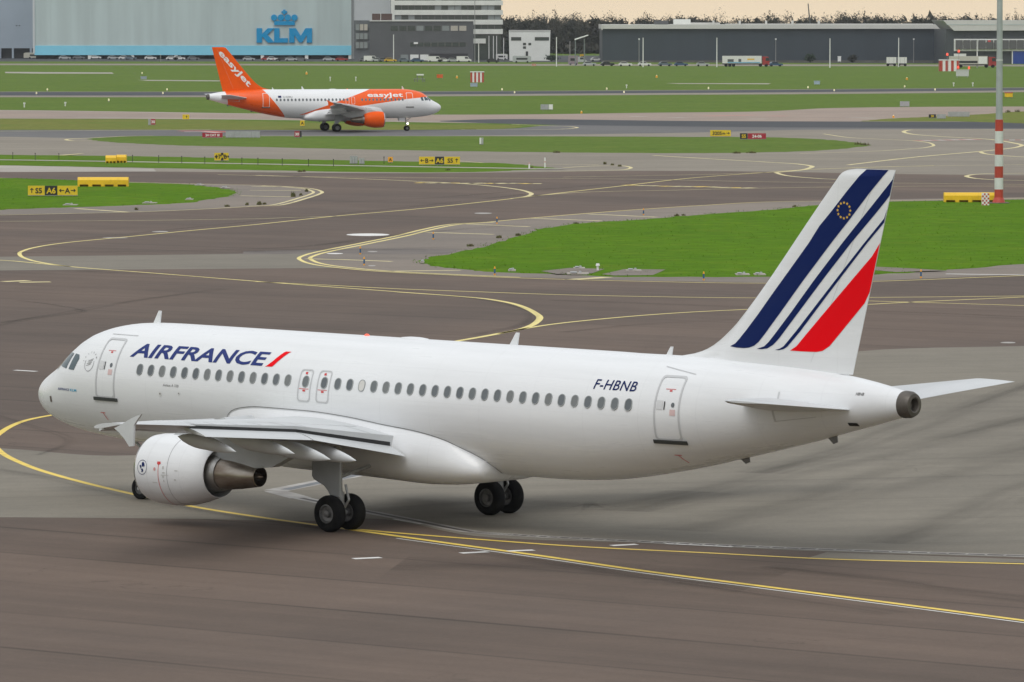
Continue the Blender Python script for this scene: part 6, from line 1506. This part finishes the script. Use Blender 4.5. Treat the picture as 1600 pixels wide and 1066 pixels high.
for u0, u1, l in ((1385, 1400, 'left one of two white tank containers'), (1402.5, 1416.5, 'right one of two white tank containers')):
    g = G((u0 + u1) / 2, 103.5); s = g.y / F_PX; Wd = (u1 - u0) * s; r = empty('tank_container', g, 0, l, 'container')
    MB().box(-Wd / 2, Wd / 2, -1.2, 1.2, .9, 14 * s).build('shell', CARM['white'], r, auto=.3)
    for x in (-Wd * .25, Wd * .25): MB().box(x - .05, x + .05, -1.22, 1.22, .95, 13.6 * s).build('rib', CARM['silver'], r)
    MB().box(-Wd * .45, Wd * .45, -1, 1, .5, .9).build('skid', M['black'], r)
    for x in (-Wd * .35, Wd * .35): MB().tube((x, -1, .4), (x, 1, .4), .4, None, 10).build('wheel', M['tyre'], r)
def shed(u0, v0, u1, v1, m, label, name='trailer', cat='trailer', dep=2.4):
    g = G((u0 + u1) / 2, v1); s = g.y / F_PX; Wd, H = (u1 - u0) * s, (v1 - v0) * s; r = empty(name, g, 0, label, cat)
    MB().prism([(-Wd / 2, .35), (Wd / 2, .35), (Wd / 2, H * .9), (Wd * .35, H), (-Wd * .45, H), (-Wd / 2, H * .9)], 0, dep).build('body', m, r); MB().box(-Wd * .3, Wd * .3, -.03, 0, H * .45, H * .72).build('window', M['car_glass'], r)
    for x in (-Wd * .3, Wd * .3): MB().tube((x, -.02, .35), (x, dep, .35), .35, None, 10).build('wheel', M['tyre'], r)
shed(37, 82.5, 85, 92, mat('cream', (.52, .50, .42), .6, var=.1, scale=.3), 'long cream trailer at the left edge under the hangar')
shed(801, 87.5, 830, 98.5, CARM['silver'], 'silver covered van below the small white building', 'parked_van', 'van')
shed(775, 84.5, 793, 94, CARM['white'], 'white camper left of the silver covered van', 'camper', 'camper')
shed(767, 82.5, 777, 88.5, CARM['white'], 'white high van roof behind the camper', 'parked_van', 'van')
box_thing('banner_board', 831, 99.8, 837.5, 104, mat('pink', (.60, .30, .26), .6), 'small pink board on the grass below the white building', 'board', .3)
box_thing('cabinet', 1309, 88, 1314, 98, M['sign_white'], 'slim white cabinet before the dark hangar', 'cabinet', .8)
shed(888, 87, 903, 102, mat('plum', (.24, .20, .22), .5), 'dusky purple van left of the dark hangar', 'parked_van', 'van')
shed(906, 85, 914, 95, CARM['yellow'], 'small yellow van left of the dark hangar', 'parked_van', 'van')
for u, v, l in ((1480, 87, 'red lamp above the left corner of the right striped hut'), (1498, 82, 'highest red lamp, above the right striped hut'), (1497, 107, 'red lamp at the right foot of the right striped hut'), (1514, 108, 'rightmost red lamp, by the tilted pale box')):
    g = G(u, 112); s = g.y / F_PX; r = empty('obstruction_light', g, 0, l, 'lamp', 'red obstruction lamps at right'); hh = (112 - v) * s
    MB().tube((0, 0, 0), (0, 0, hh), .06, None, 6).build('rod', M['post'], r); MB().tube((0, 0, hh), (0, 0, hh + .7), .32, .25, 8).build('lamp', M['lamp_red'], r)

# ---- trees
M['bark'] = mat('bark', (.06, .05, .042), .9, var=.3, scale=2)
M['leaf_brown'] = mat('leaf_brown', (.068, .062, .048), .95, spec=.05, var=.5, scale=.12, col2=(.040, .044, .032))
M['leaf_green'] = mat('leaf_green', (.030, .055, .028), .9, var=.4, scale=.4, col2=(.02, .035, .02))
M['leaf_dark'] = mat('leaf_dark', (.040, .042, .034), .9, var=.4, scale=.3)
nr = np.random.RandomState(11)
def crown_tris(c, rx, rz, n, size):
    """leaf clumps spread through the crown as small loose triangles gathered in lumps"""
    k = max(3, n // 26)
    d = nr.normal(size=(k, 3)); d /= np.linalg.norm(d, axis=1)[:, None]
    lc = d * (nr.rand(k, 1) ** .45) * np.array([rx, rx, rz]) * .82
    ix = nr.randint(0, k, n); p = lc[ix] + nr.normal(size=(n, 3)) * np.array([rx, rx, rz]) * .16 + np.array(c)
    v = p[:, None, :] + nr.normal(size=(n, 3, 3)) * size
    return v
def tri_mesh(name, v, m, parent=None, loc=None):
    c = len(v); me = bpy.data.meshes.new(name)
    me.vertices.add(c * 3); me.vertices.foreach_set('co', np.ascontiguousarray(v, dtype=np.float32).ravel()); me.loops.add(c * 3); me.loops.foreach_set('vertex_index', np.arange(c * 3)); me.polygons.add(c); me.polygons.foreach_set('loop_start', np.arange(0, c * 3, 3))
    me.update(calc_edges=True); me.materials.append(m); return link(name, me, parent, None, loc)
wood = []
for i in range(520):                         # the bare brown wood behind the buildings: one mass
    y = 2250 + nr.rand() * 130; x = nr.uniform(-30, 330)
    if nr.rand() < .12: x = nr.uniform(-330, -30)
    h = 15.7 + .5 * math.sin(x * .045) + .5 * math.sin(x * .17 + 1) + nr.uniform(-.8, .9); rx = nr.uniform(2.6, 4.6)
    wood.append(crown_tris((x, y, h * .56), rx, h * .47, 560, .25))
    wood.append(crown_tris((x, y, h * .46), rx * 1.15, h * .45, 220, .9))
    wood.append(crown_tris((x, y, h * .15), rx * 1.2, h * .16, 70, 1.0))
wd = tri_mesh('wood', np.concatenate(wood), M['leaf_brown']); wd['kind'] = 'stuff'; wd['label'] = 'brown leafless wood along the horizon'
def tree(u, vtop, Y, rx, m, label, slim=False, name='tree'):
    b = P(u, 60, Y); H = P(u, vtop, Y).z
    r = empty(name, (b.x, Y, 0), 0, label, 'tree'); mb = MB().tube((0, 0, 0), (0, 0, H * .55), .28, .14, 7)
    for k in range(6):
        a = k * 1.1; z = H * (.3 + .06 * k); mb.tube((0, 0, z), (rx * .6 * math.cos(a), rx * .6 * math.sin(a), z + H * .18), .09, .03, 5)
    mb.build('trunk', M['bark'], r)
    cz, hz = (H * .56, H * .43) if not slim else (H * .55, H * .45)
    tri_mesh('crown', crown_tris((0, 0, cz), rx, hz, 700 if not slim else 420, .26 if not slim else .2), m, r)
for q in ((869, 11.5, 2230, 2.6, 'leaf_brown', 'round tree top standing out above the wood, left of the dark hangar', False), (850, 18, 2235, 3.0, 'leaf_dark', 'dark tree above the wood behind the white building', False), (1006, 19, 2230, 3.0, 'leaf_dark', 'dark bushy tree behind the roof of the dark hangar', False), (1119, 13, 2230, 1.9, 'leaf_brown', 'pointed conifer above the dark hangar, left one', True), (1127, 12.5, 2230, 1.9, 'leaf_brown', 'pointed conifer above the dark hangar, right one', True), (1232, 11.5, 2230, 3.2, 'leaf_dark', 'round tree left of the crane jib', False), (1204, 16, 2230, 3.4, 'leaf_brown', 'wide tree above the dark hangar left of the round one', False), (1297, 13, 2230, 1.4, 'leaf_brown', 'first slim poplar right of the crane jib', True), (1308.5, 9.5, 2230, 1.5, 'leaf_brown', 'tallest slim poplar right of the crane jib', True), (1314.5, 13, 2230, 1.2, 'leaf_brown', 'third slim poplar of the row', True), (1319.5, 12.5, 2230, 1.2, 'leaf_brown', 'fourth slim poplar of the row', True), (1327, 14.5, 2230, 1.3, 'leaf_brown', 'last slim poplar of the row', True), (1548.5, 16, 2230, 1.4, 'leaf_brown', 'slim tree left of the tall mast', True), (1575, 3.5, 2230, 1.9, 'leaf_brown', 'tall poplar just right of the mast', True), (1583, 9.5, 2230, 1.8, 'leaf_brown', 'second poplar right of the mast', True), (1591, 12, 2230, 1.8, 'leaf_brown', 'last poplar at the right edge', True), (1395, 22, 2230, 3.6, 'leaf_dark', 'broad dark tree above the dark hangar at right', False), (1408, 21, 2230, 3.2, 'leaf_dark', 'second broad dark tree above the dark hangar', False), (795, 55, 1990, 3.6, 'leaf_green', 'dark green tree left of the small white building', False), (862, 86, 1900, 2.6, 'leaf_green', 'low green bush right of the small white building', False), (1266, 85, 1850, 2.2, 'leaf_green', 'pale bush before the dark hangar', False), (1332, 86, 1850, 1.8, 'leaf_dark', 'small bush before the dark hangar', False)):
    tree(q[0], q[1], q[2], q[3], M[q[4]], q[5], q[6])

# ---- the damp air between the camera and the far buildings
hz = MB().box(-420, 420, -30, 2480, -1.0, 60.0).build('haze', mat('haze', (1, 1, 1)))
hz['kind'] = 'stuff'
hm = hz.data.materials[0].node_tree; hm.nodes.remove(hm.nodes['Principled BSDF'])
pv = hm.nodes.new('ShaderNodeVolumePrincipled'); pv.inputs['Color'].default_value = (.90, .95, 1.0, 1); pv.inputs['Density'].default_value = 0.00004; pv.inputs['Anisotropy'].default_value = 0.2
hm.links.new(pv.outputs[0], hm.nodes['Material Output'].inputs['Volume'])
